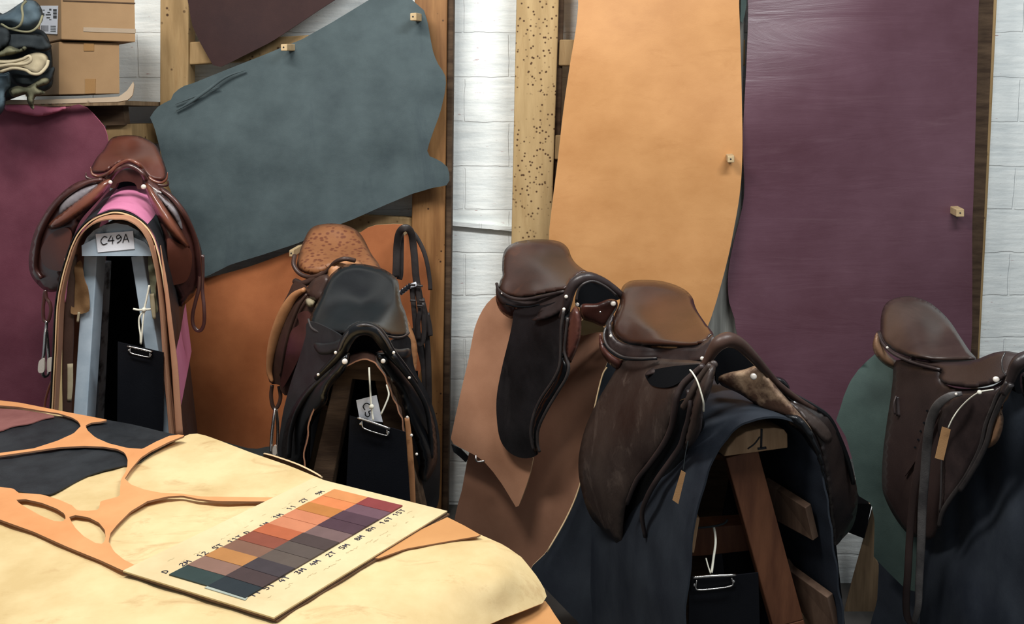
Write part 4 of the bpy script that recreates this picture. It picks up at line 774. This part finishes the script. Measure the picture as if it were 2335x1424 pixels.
sheet('flap', tr(Z6, [(308,368),(360,350),(420,350),(500,330),(530,340),(525,400),(510,480),(495,560),(475,640),(430,710),(390,790),(376,870),(400,940),(395,962),(345,972),(290,950),(252,900),(237,820),(236,720),(258,600),(285,490),(300,420)]), f4, ['flap_black','flap_black'], s4, .006, 9)
sheet('front_flap', tr(Z6, [(510,390),(528,400),(520,480),(512,560),(526,590),(522,640),(492,695),(450,765),(410,850),(404,915),(392,955),(376,900),(385,820),(420,740),(470,660),(492,580),(505,480)]), off(f4,.03), ['black_leather','black_leather'], s4, .006, 6, puff=(9,.025))
for pts in ([(508,370),(498,440),(496,530),(490,600),(462,660),(415,730),(385,800),(374,870),(386,940)], [(525,400),(516,480),(512,540),(528,595),(518,645),(485,700),(440,775),(406,850),(402,910),(410,945)]):
    sweep('flap_welt', [(x, y, f4(x, y)-.045) for x, y in tr(Z6, pts)], .0055, 'piping', s4)
sheet('knee_roll', tr(Z6, [(556,352),(572,370),(580,410),(576,480),(556,545),(532,585),(518,560),(516,500),(524,420),(538,375)]), off(f4,.06), ['roll_red','roll_red'], s4, .008, 6, puff=(12,.05))
sheet('skirt', tr(Z6, [(236,262),(250,290),(300,318),(360,320),(440,302),(515,290),(545,255),(552,290),(535,330),(505,368),(455,398),(400,413),(378,408),(398,392),(408,355),(350,362),(290,356),(250,340),(233,305)]), [(1132,660,3.3),(1160,690,3.22),(1200,700,3.16),(1220,730,3.08),(1280,700,2.98),(1305,650,2.96),(1240,670,3.12)], ['skirt_dark','skirt_dark'], s4, .006, 7, puff=(6,.012))
sheet('seat', tr(Z6, [(258,200),(261,150),(275,118),(310,95),(370,84),(440,83),(495,93),(525,118),(540,155),(560,182),(590,205),(622,222),(575,226),(540,255),(522,285),(440,302),(360,318),(300,318),(262,305),(245,285),(250,250),(260,230)]),
   [(1225,547,3.44),(1225,570,3.40),(1230,610,3.28),(1230,650,3.16),(1220,676,3.08),(1150,640,3.28),(1148,590,3.38),(1300,590,3.3),(1345,625,3.04),(1295,655,3.0),(1165,670,3.22)], ['seat_brown','seat_brown'], s4, .006, 5, puff=(11,.05))
cord('piping', Z6, [(236,262,3.3),(246,290,3.26),(290,318,3.2),(350,326,3.14),(430,312,3.08),(510,294,3.0)], .006, 'skirt_dark', s4)
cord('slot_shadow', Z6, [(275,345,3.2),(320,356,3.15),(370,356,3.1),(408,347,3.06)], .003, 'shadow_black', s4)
cord('pommel_arch', Z6, [(500,400,3.0),(520,350,2.97),(532,300,2.96),(555,258,2.95),(600,236,2.95),(645,244,2.96),(695,270,2.98),(745,315,3.0),(770,370,3.04)], [.012,.016,.018,.019,.019,.016,.013,.012,.010], 'skirt_dark', s4)
cord('arch_piping', Z6, [(560,330,2.95),(566,290,2.94),(590,262,2.93),(630,252,2.94),(680,275,2.95),(722,310,2.97)], .004, 'piping', s4)
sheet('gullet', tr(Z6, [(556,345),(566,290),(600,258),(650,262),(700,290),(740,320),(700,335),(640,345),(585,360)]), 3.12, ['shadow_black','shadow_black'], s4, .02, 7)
sheet('inner_panel', tr(Z6, [(578,348),(640,342),(690,325),(722,330),(726,360),(700,400),(672,436),(625,420),(582,402)]), [(1330,700,3.05),(1390,690,3.02),(1370,740,3.04)], ['roll_red','roll_red'], s4, .01, 6, puff=(8,.02))
nails(s4, Z6, [(709,343,.013),(563,347,.010)], 2.985, lift=0); nails(s4, Z6, [(518,315,.009),(509,366,.008)], 2.945, lift=0)
nails(s4, Z6, [(256,302,.004)], 3.22, lift=0); dome('stud', *tr(Z6,[(656,378)])[0], 3.0, .004, 'steel', s4)

# ================================================================== FRONT CHESTNUT SADDLE ON THE NAVY LEATHER
nx = sheet('draped_leather', [(1400,790),(1372,860),(1352,950),(1335,1050),(1318,1120),(1290,1185),(1245,1262),(1205,1300),(1250,1350),(1322,1424),(1330,1700),(1640,1700),(1620,1300),(1580,1000),(1480,850)],
    [(1400,800,3.0),(1340,1050,2.98),(1205,1300,2.95),(1330,1500,2.9),(1600,1500,2.8),(1550,900,3.0)], ['navy_hide','cut_edge'], None, .005, 18, smooth=False, wav=(.02,.006,5,1)); tag(nx, 'large navy hide flaring out to the left beneath the chestnut saddle', 'draped leather')
nf = [(1552,1750),(1556,1560),(1560,1424),(1570,1300),(1586,1180),(1608,1090),(1640,1020),(1680,975),(1725,955),(1770,950),(1812,960),(1845,990),(1872,1050),(1888,1130),(1900,1220),(1913,1320),(1926,1424),(1940,1600),(1950,1750)]
nv = drape('draped_leather', nf, 2.30, 2.92, -.20, ['navy_hide','navy_hide','navy_dull'], None, .006, 10); tag(nv, 'thick navy leather arched over the timber trestle in the foreground', 'draped leather')
sweep('cut_edge', [(1384,838,2.97),(1372,862,2.955),(1352,950,2.95),(1335,1050,2.94),(1318,1120,2.94),(1290,1185,2.93),(1247,1260,2.92)], .0028, 'cut_edge', nx)
TD = 2.36
t4 = thing('saddle_trestle', (P(1740,1200,TD+.2).x, TD+.2, 0), 'brown timber trestle with slanting side slats under the chestnut saddle', 'saddle stand')
hd = slab('head_block', tr(Z10, [(130,460),(150,410),(200,350),(260,316),(330,300),(420,294),(475,302),(495,330),(497,410)]), TD, (-.12,.45,0), 'wood_pale', t4, bev=.003)
cord('carved_mark', Z10, [(345,300,TD-.001),(342,415,TD-.001)], .003, 'ink', hd, .0012); cord('carved_mark', Z10, [(322,414,TD-.001),(372,408,TD-.001)], .0035, 'ink', hd, .0012); cord('carved_mark', Z10, [(335,345,TD-.001),(305,385,TD-.001),(265,415,TD-.001)], .002, 'ink', hd, .0012)
bar('leg', tr(Z10,[(232,445)])[0], tr(Z10,[(500,1424)])[0], 38, 36, TD+.01, TD-.0, .06, 'wood_trestle', t4)
lg = [o for o in bpy.data.objects if o.name.startswith('leg')][-1]
bar('leg', tr(Z10,[(500,1424)])[0], tr(Z10,[(720,2230)])[0], 36, 36, TD, TD-.02, .06, 'wood_trestle', t4)
bar('leg', (1640,1050), (1500,1800), 30, 30, TD+.42, TD+.40, .06, 'wood_dark', t4)
slab('slat', tr(Z10, [(350,598),(430,650),(596,755),(641,945),(520,880),(405,815)]), [TD+.14,TD+.10,TD-.03,TD-.03,TD+.05,TD+.12], (.020,.012,.006), 'wood_slat', t4, 'slanting timber side slat', bev=.002)
slab('slat', tr(Z10, [(470,1065),(500,1110),(722,1272),(762,1430),(790,1560),(640,1440),(535,1310)]), [TD+.10,TD+.08,TD-.05,TD-.05,TD-.05,TD+.02,TD+.08], (.020,.012,.006), 'wood_slat', t4, 'slanting timber side slat', bev=.002)
slab('slat', tr(Z10, [(540,1350),(580,1370),(640,1430),(760,1640),(640,1640),(560,1480)]), [TD+.05]*6, (.020,.03,.006), 'wood_leg', t4, bev=.002)
slab('cross_rail', tr(Z10, [(-60,885),(0,870),(270,852),(300,1000),(0,1034),(-60,1036)]), TD+.10, (0,.05,.01), 'wood_trestle', t4, bev=.003)
bar('leg', (1590,1182), (1576,1262), 6, 7, TD+.06, TD+.06, .03, 'wood_pale', t4)
sheet_bk = sheet('shade_backing', [(1600,1000),(1880,1000),(1935,1500),(1945,1700),(1545,1700),(1570,1300)], 2.98, ['shadow_black','shadow_black'], None, .004, 40, smooth=False); tag(sheet_bk, 'black sheet added to darken the back of the navy leather arch', 'leather hide')  # added black sheet that keeps the opening of the arch dark
clipboard('clipboard', tr(Z7, [(504,1252),(776,1222),(786,1560),(500,1560)]), TD-.03, 'black clipboard with a wide steel clip hanging under the navy leather arch', tr(Z7, [(512,1238),(688,1228),(690,1276),(512,1296)]))
ct = thing('string_tie', P(1630,1260,TD), 'white string holding the clipboard under the navy leather arch', 'string')
cord('string', Z7, [(600,1038,TD+.085),(606,1070,TD+.06),(607,1110,TD+.03),(600,1160,TD),(592,1222,TD-.03)], .0034, 'white_cord', ct)
cord('string', Z7, [(570,1165,TD),(578,1195,TD-.02),(588,1225,TD-.03)], .002, 'white_cord', ct)
cord('string', Z7, [(530,1045,TD+.085),(590,1040,TD+.08),(640,1028,TD+.085),(655,1012,TD+.09)], .003, 'dark_scrap', ct)
# ---- saddle
f5 = TPS([(1420,820,2.80),(1340,1000,2.84),(1325,1090,2.84),(1360,1190,2.78),(1413,1243,2.70),(1430,1160,2.6),(1500,1020,2.46),(1540,900,2.38),(1600,840,2.32),(1500,840,2.55),(1560,1040,2.40),(1450,1250,2.62)])
g5 = TPS([(1765,865,2.42),(1850,925,2.42),(1912,960,2.46),(1945,1070,2.52),(1953,1160,2.56),(1902,1243,2.54),(1885,1120,2.40),(1840,970,2.34)])
s5 = thing('saddle', P(1600,1100,2.6), 'chestnut-seated dark saddle in the foreground on navy leather', 'saddle')
sheet('rear_panel', tr(Z9, [(245,500),(234,570),(248,650),(300,730),(360,785),(404,804),(430,770),(440,715),(340,655),(280,590)]), 2.79, ['roll_red','roll_red'], s5, .006, 6, puff=(14,.05))
sheet('flap', tr(Z7, [(245,378),(300,368),(378,376),(440,380),(520,385),(560,395),(530,425),(480,470),(450,530),(440,590),(425,660),(400,720),(345,795),(295,860),(262,930),(245,1000),(236,1112),(205,1090),(165,1055),(118,1005),(88,930),(68,830),(72,740),(98,640),(145,540),(195,455)]), f5, ['flap_worn','flap_worn'], s5, .006, 11, puff=(8,.01))
sheet('under_flap', tr(Z7, [(445,560),(430,650),(400,720),(340,790),(290,850),(255,930),(240,1000),(232,1108),(262,1150),(300,1165),(340,1140),(385,1050),(430,930),(475,820),(495,740),(560,640),(520,540)]), [(x,y,d+.03) for x,y,d in [(1530,920,2.38),(1430,1100,2.6),(1420,1240,2.68),(1455,1270,2.62),(1510,1150,2.48),(1560,1020,2.38),(1600,960,2.32)]], ['black_leather','black_leather'], s5, .006, 9)
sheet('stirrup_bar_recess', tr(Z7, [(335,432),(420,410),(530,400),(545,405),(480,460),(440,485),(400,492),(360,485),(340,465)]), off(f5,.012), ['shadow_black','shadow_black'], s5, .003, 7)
for pts, r, m in (([(560,405),(520,440),(480,480),(455,530),(445,590),(432,650),(402,715),(345,795),(295,860),(258,950)], [.008,.009,.010,.010,.009,.008,.008,.007,.007,.006], 'skirt_dark'),
               ([(500,500),(508,560),(500,620),(488,660),(470,720),(430,780),(380,850),(340,920),(318,990),(330,1080)], [.006,.007,.008,.008,.008,.008,.008,.008,.007,.006], 'skirt_dark'),
               ([(590,400),(550,450),(520,500),(500,540),(480,570)], [.009]*5, 'flap_worn')):
    sweep('flap_welt', [(x, y, f5(x, y)-.03) for x, y in tr(Z7, pts)], r, m, s5)
sheet('knee_roll', tr(Z7, [(598,392),(608,405),(604,440),(590,500),(566,560),(556,620),(552,655),(530,700),(500,735),(480,735),(478,700),(492,640),(510,560),(536,470),(575,405)]), off(f5,.05), ['flap_worn','flap_worn'], s5, .01, 7, puff=(15,.06))
sheet('rear_band', tr(Z9, [(345,345),(300,420),(268,500),(270,565),(320,640),(380,680),(440,702),(560,712),(700,706),(720,740),(640,800),(600,845),(640,828),(750,812),(860,775),(1000,742),(1085,712),(1125,650),(1165,560),(1160,510),(1095,560),(980,612),(600,600),(480,590),(400,560),(352,510),(338,430)]),
   [(1378,760,2.84),(1400,790,2.80),(1425,815,2.76),(1500,818,2.62),(1480,850,2.55),(1580,825,2.40),(1620,770,2.36),(1475,790,2.66),(1570,795,2.46)], ['skirt_dark','skirt_dark'], s5, .006, 7, puff=(6,.012))
sheet('seat', tr(Z9, [(408,180),(420,130),(450,95),(500,72),(570,66),(680,68),(780,84),(880,118),(950,160),(995,215),(1015,280),(1045,340),(1100,420),(1165,510),(1130,545),(1090,585),(980,615),(800,608),(600,602),(480,590),(400,558),(352,505),(340,430),(365,340),(400,260)]),
   [(1470,641,2.98),(1470,665,2.93),(1480,710,2.82),(1490,750,2.68),(1490,785,2.60),(1400,745,2.82),(1415,690,2.92),(1560,680,2.88),(1590,730,2.66),(1620,765,2.40),(1570,790,2.44),(1420,780,2.76),(1530,720,2.76)], ['seat_chestnut','seat_chestnut'], s5, .006, 5, puff=(15,.06))
cord('piping', Z9, [(290,450,2.83),(275,520,2.81),(300,600,2.78),(360,655,2.74),(440,695,2.70),(560,706,2.62),(700,704,2.56)], .004, 'piping', s5)
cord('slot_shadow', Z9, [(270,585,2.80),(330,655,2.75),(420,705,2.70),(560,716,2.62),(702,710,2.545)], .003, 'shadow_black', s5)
cord('pommel_arch', Z7, [(540,430,2.33),(575,385,2.32),(598,345,2.31),(625,315,2.30),(660,303,2.305),(705,322,2.32),(755,370,2.34),(800,420,2.36),(850,475,2.38),(920,530,2.40),(1000,580,2.42)], [.008,.012,.016,.020,.021,.018,.015,.012,.010,.009,.008], 'mid_brown', s5)
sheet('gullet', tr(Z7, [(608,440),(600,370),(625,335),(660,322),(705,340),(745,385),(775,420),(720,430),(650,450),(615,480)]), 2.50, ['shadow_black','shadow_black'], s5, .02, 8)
sheet('flap', tr(Z7, [(800,420),(860,475),(930,525),(1000,562),(1060,608),(1095,675),(1132,760),(1160,860),(1168,950),(1150,1035),(1110,1085),(1074,1113),(1055,1000),(1045,900),(1030,800),(1005,700),(950,620),(890,540),(830,470)]), g5, ['dark_umber','dark_umber'], s5, .006, 9, puff=(7,.02))
sheet('inner_panel', tr(Z7, [(620,450),(660,432),(720,420),(770,405),(800,425),(850,490),(910,560),(975,640),(1010,710),(1035,790),(1020,850),(985,720),(930,645),(870,605),(800,585),(760,555),(700,515),(630,482)]), [(x,y,d) for x,y,d in [(1650,870,2.42),(1730,845,2.36),(1780,920,2.33),(1850,1000,2.30),(1875,1080,2.32)]], ['worn_panel','worn_panel'], s5, .01, 7, puff=(10,.03))
sheet('blackened_roll', tr(Z7, [(870,600),(930,600),(980,650),(1012,710),(1040,800),(1048,900),(1025,870),(1000,770),(950,680),(900,640)]), [(x,y,d-.01) for x,y,d in [(1790,950,2.32),(1850,1000,2.29),(1880,1100,2.31)]], ['black_leather','black_leather'], s5, .01, 7, puff=(10,.03))
sheet('grey_padding', tr(Z7, [(890,545),(940,560),(1000,600),(1050,650),(1068,695),(1040,708),(1000,670),(940,600)]), off(g5,.02), ['flap_worn','flap_worn'], s5, .006, 6, puff=(9,.015))
cord('flap_edge_roll', Z7, [(840,465,2.40),(900,515,2.40),(980,560,2.42),(1050,610,2.44),(1092,690,2.46),(1128,780,2.48),(1150,870,2.5)], [.006,.008,.009,.009,.009,.008,.006], 'black_leather', s5)
sheet('thigh_block', tr(Z7, [(832,452),(850,448),(880,460),(900,490),(892,503),(865,485)]), 2.45, ['black_leather','black_leather'], s5, .006, 5, puff=(7,.03))
nails(s5, Z7, [(757,448,.0125)], 2.325, lift=0); nails(s5, Z7, [(195,288,.007)], 2.79, lift=0); nails(s5, Z7, [(555,377,.008)], 2.35, lift=0); nails(s5, Z7, [(453,483,.008)], 2.42, lift=0)
dome('nail', *tr(Z7,[(600,400)])[0], 2.28, .011, 'flap_worn', s5)
tg = thing('price_tag', P(1549,1110,2.3), 'small brown card tag hanging from the chestnut saddle on white string', 'tag')
cord('string', Z7, [(507,422,2.27),(518,435,2.24),(535,465,2.22),(550,510,2.21),(560,550,2.21),(561,585,2.23)], .0022, 'white_cord', tg)
cord('string', Z7, [(500,700,2.32),(488,760,2.31),(480,822,2.305)], .0012, 'dark_scrap', tg)
slab('card', tr(Z7, [(473,818),(490,828),(461,951),(438,935)]), 2.30, (0,.0015,0), 'tag_card', tg)

# ================================================================== FAR-RIGHT SADDLE
gr = sheet('draped_leather', tr(Z8, [(215,300),(180,330),(140,370),(105,420),(80,480),(62,540),(48,580),(90,650),(120,760),(137,890),(195,925),(208,1000),(204,1145),(260,1205),(335,1278),(380,1290),(470,1290),(470,600),(300,370)]),
   [(1990,830,2.98),(1910,960,3.0),(1955,1130,2.96),(2060,1340,2.84),(2120,1340,2.76),(2130,900,2.80)], ['green_hide','green_hide'], None, .005, 14, smooth=False, wav=(.01,.008,2,1)); tag(gr, 'dark green leather draped under the rearmost brown saddle at right', 'draped leather')
o = sheet('draped_leather', tr(Z8, [(204,1120),(400,1250),(420,1600),(150,1700),(190,1424),(218,1330),(226,1180)]), [(2000,1270,3.04),(2100,1340,2.92),(2060,1500,2.9)], ['navy_hide','navy_hide'], None, .005, 16, smooth=False); tag(o, 'blue-black leather hanging below the hem of the dark green leather', 'draped leather')
nr = sheet('draped_leather', tr(Z8, [(400,1000),(470,860),(560,740),(630,620),(680,520),(730,450),(800,430),(900,440),(960,600),(960,1800),(370,1800),(395,1424)]),
   [(2110,1210,2.74),(2130,1080,2.7),(2100,1424,2.70),(2225,1100,2.58),(2260,920,2.5),(2300,930,2.46),(2400,900,2.40),(2335,1424,2.36),(2200,1424,2.52),(2330,1200,2.38)], ['navy_hide','navy_hide'], None, .006, 16, smooth=False, wav=(.022,.022,6,.25)); tag(nr, 'navy leather falling in soft folds at the bottom right corner', 'draped leather')
t5 = thing('saddle_trestle', (P(1960,1300,3.1).x, 3.1, 0), 'weathered grey-brown trestle leg standing between the green and navy leathers', 'saddle stand')
slab('leg', tr(Z8, [(197,950),(212,1000),(206,1140),(226,1180),(220,1330),(170,1700),(60,1700),(84,1360),(110,1260),(132,1180),(165,1060)]), 3.10, (.03,.06,0), 'wood_leg', t5, bev=.003)
bb = slab('end_block', tr(Z8, [(120,925),(180,925),(196,930),(165,1070),(100,1045)]), 3.08, (.02,.12,.0), 'shadow_black', t5); slab('block_top', tr(Z8, [(128,876),(160,888),(186,908),(192,926),(130,930)]), [3.2,3.2,3.13,3.08,3.08], (0,.01,-.01), 'cardboard_pale', t5, 'pinkish pale top of the end block')
s6 = thing('saddle', P(2180,1000,2.6), 'umber-brown saddle at the far right, with stirrup straps hanging', 'saddle')
f6 = TPS([(2045,825,2.80),(2012,1000,2.82),(2012,1130,2.82),(2060,1215,2.76),(2110,1230,2.66),(2150,1180,2.56),(2220,1060,2.46),(2260,960,2.40),(2300,870,2.34),(2150,880,2.58),(2200,900,2.48)])
sheet('rear_panel', tr(Z8, [(218,215),(203,245),(200,280),(215,315),(250,350),(296,370),(300,338),(265,305),(235,262)]), 2.82, ['roll_tan','roll_tan'], s6, .006, 4, puff=(12,.035))
sheet('flap', tr(Z8, [(298,330),(400,352),(480,372),(480,405),(500,430),(560,448),(640,446),(700,436),(760,400),(772,425),(750,480),(722,520),(695,560),(668,640),(630,730),(585,830),(520,925),(475,1010),(455,1062),(420,1078),(395,1070),(345,1050),(290,980),(250,900),(238,840),(242,720),(258,590),(272,500),(282,420)]), f6, ['flap_right','flap_right'], s6, .006, 11, puff=(8,.01))
sheet('front_flap', tr(Z8, [(540,470),(620,455),(700,445),(735,440),(700,530),(680,590),(655,680),(600,790),(540,880),(490,960),(472,1022),(470,960),(482,860),(485,760),(470,640),(480,540)]), off(f6,.02), ['skirt_dark','skirt_dark'], s6, .006, 9, puff=(8,.012))
for pts, r in (([(760,420),(720,470),(695,530),(668,600),(650,680),(620,750),(575,830),(520,905),(488,960),(474,1018)], .006), ([(775,430),(740,480),(712,540),(690,600),(672,670),(640,740),(600,810),(560,870)], .007), ([(486,700),(484,790),(482,880),(478,960)], .003)):
    sweep('flap_welt', [(x, y, f6(x, y)-.035) for x, y in tr(Z8, pts)], r, 'piping', s6)
sheet('knee_roll', tr(Z8, [(772,435),(752,480),(735,530),(742,575),(735,625),(715,670),(685,692),(668,690),(680,640),(692,590),(712,540),(740,480)]), off(f6,.03), ['roll_tan','roll_tan'], s6, .01, 6, puff=(10,.04))
sheet('billet', tr(Z8, [(470,470),(520,452),(540,458),(480,510),(450,560),(425,620),(405,690),(375,750),(328,816),(350,760),(385,680),(400,600),(425,530)]), off(f6,.015), ['flap_right','flap_right'], s6, .004, 7)
for (x, y) in ((425,540),(412,590),(398,625),(388,660),(375,692)): dome('punch_hole', *tr(Z8,[(x,y)])[0], f6(*tr(Z8,[(x,y)])[0])-.02, .0035, 'shadow_black', s6, flat=.1)
cord('keeper', Z8, [(300,482,f6(2045,905)-.006),(306,520,f6(2045,925)-.008),(308,562,f6(2048,948)-.006)], .008, 'skirt_dark', s6, .004)
cord('keeper', Z8, [(298,478,f6(2045,905)-.012),(288,510,f6(2045,925)-.014),(292,555,f6(2048,948)-.012)], .003, 'skirt_dark', s6, .003)
sweep('stirrup_leather', [(x, y, min(f6(x, y), 2.72)-.03) for x, y in tr(Z8, [(470,530),(430,620),(400,720),(378,830),(362,950),(352,1080),(346,1200),(338,1330),(345,1400),(370,1424)])], .011, 'flap_right', s6, .003)
sweep('stirrup_leather', [(x, y, d) for (x, y), d in zip(tr(Z8, [(570,468),(520,478),(470,515),(440,580),(425,680),(416,800),(405,950),(400,1100),(392,1250),(388,1350),(370,1424)]), [2.42,2.43,2.46,2.5,2.53,2.55,2.57,2.58,2.58,2.58,2.6])], [.006,.010,.012,.0125,.013,.013,.0125,.012,.011,.010,.008], 'strap_grey', s6, .003)
sheet('seat', tr(Z8, [(232,200),(234,150),(248,105),(280,78),(350,65),(420,84),(470,118),(520,170),(560,230),(600,290),(628,327),(570,336),(480,337),(400,328),(330,312),(270,282),(236,245)]),
   [(2072,677,3.0),(2072,700,2.95),(2090,740,2.86),(2100,780,2.74),(2090,815,2.66),(2015,760,2.92),(2012,720,2.98),(2160,750,2.84),(2190,790,2.66),(2222,820,2.52),(2140,824,2.60),(2040,800,2.80)], ['seat_umber','seat_umber'], s6, .006, 5, puff=(13,.055))
sheet('skirt', tr(Z8, [(228,205),(244,248),(280,288),(330,313),(400,328),(480,337),(570,336),(628,327),(700,300),(750,293),(790,298),(835,312),(810,335),(785,375),(745,408),(700,430),(620,446),(540,438),(492,426),(474,400),(480,372),(370,342),(290,305),(245,255),(224,222)]),
   [(2006,765,2.88),(2040,800,2.79),(2120,835,2.64),(2200,825,2.52),(2290,805,2.38),(2330,815,2.34),(2300,855,2.33),(2220,880,2.42),(2150,870,2.54)], ['flap_right','flap_right'], s6, .006, 7, puff=(6,.014))
cord('piping', Z8, [(222,215,2.89),(238,258,2.84),(280,300,2.78),(340,330,2.72),(400,350,2.67),(480,370,2.6)], .005, 'skirt_dark', s6)
cord('pommel_arch', Z8, [(740,470,2.32),(768,415,2.31),(785,370,2.30),(805,340,2.29),(835,322,2.29),(880,325,2.30),(930,370,2.32),(970,440,2.34)], [.010,.012,.015,.018,.019,.018,.016,.014], 'skirt_dark', s6)
cord('arch_stitching', Z8, [(748,298,2.34),(735,330,2.33),(738,370,2.32),(752,395,2.31)], .0025, 'piping', s6)
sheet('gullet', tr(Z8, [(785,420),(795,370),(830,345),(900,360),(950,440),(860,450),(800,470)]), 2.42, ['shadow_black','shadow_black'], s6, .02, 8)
sheet('panel', tr(Z8, [(812,390),(850,380),(900,400),(920,470),(880,510),(840,500),(815,460)]), 2.31, ['black_leather','black_leather'], s6, .02, 7, puff=(10,.04))
nails(s6, Z8, [(260,278,.0055),(360,311,.006)], 2.72, lift=0.0); nails(s6, Z8, [(711,410,.0115)], 2.335, lift=0); nails(s6, Z8, [(545,471,.0055)], 2.42, lift=0)
tg = thing('price_tag', P(2150,1015,2.44), 'brown card tag on white string across the flap of the far-right saddle', 'tag')
cord('string', Z8, [(700,452,2.32),(660,458,2.32),(638,464,2.33),(600,490,2.36),(560,530,2.39),(532,570,2.40),(512,612,2.41)], .0018, 'white_cord', tg)
dome('knot', *tr(Z8,[(642,463)])[0], 2.325, .006, 'white_cord', tg)
slab('card', tr(Z8, [(488,606),(523,618),(493,746),(458,736)]), 2.42, (0,.0015,0), 'tag_card', tg)
# ================================================================== LIGHT
def area(name, loc, tgt, sx, sy, e, col=(1,1,1)):
    l = bpy.data.lights.new(name, 'AREA'); l.shape = 'RECTANGLE'; l.size = sx; l.size_y = sy; l.energy = e; l.color = col
    o = bpy.data.objects.new(name, l); C.objects.link(o); o.location = loc
    o.rotation_euler = (Vector(tgt)-Vector(loc)).to_track_quat('-Z', 'Y').to_euler()
area('ceiling_lamp', (-1.1, 1.7, 3.5), (-.5, 3.2, .9), 1.4, .35, 80, (1, .97, .93))
area('ceiling_lamp', (1.2, 1.5, 3.5), (1.1, 3.6, 1.0), 1.4, .35, 68, (.95, .98, 1))
area('table_lamp', (-1.0, .9, 2.9), (-.7, 1.9, .93), .5, .5, 3, (1, .9, .74))
w = bpy.data.worlds.new('world'); bpy.context.scene.world = w; w.use_nodes = True
w.node_tree.nodes['Background'].inputs[0].default_value = (.86, .93, 1, 1); w.node_tree.nodes['Background'].inputs[1].default_value = .27
vs = bpy.context.scene.view_settings; vs.view_transform = 'Standard'; vs.look = 'None'; vs.exposure = 0; vs.gamma = 1; vs.use_curve_mapping = False
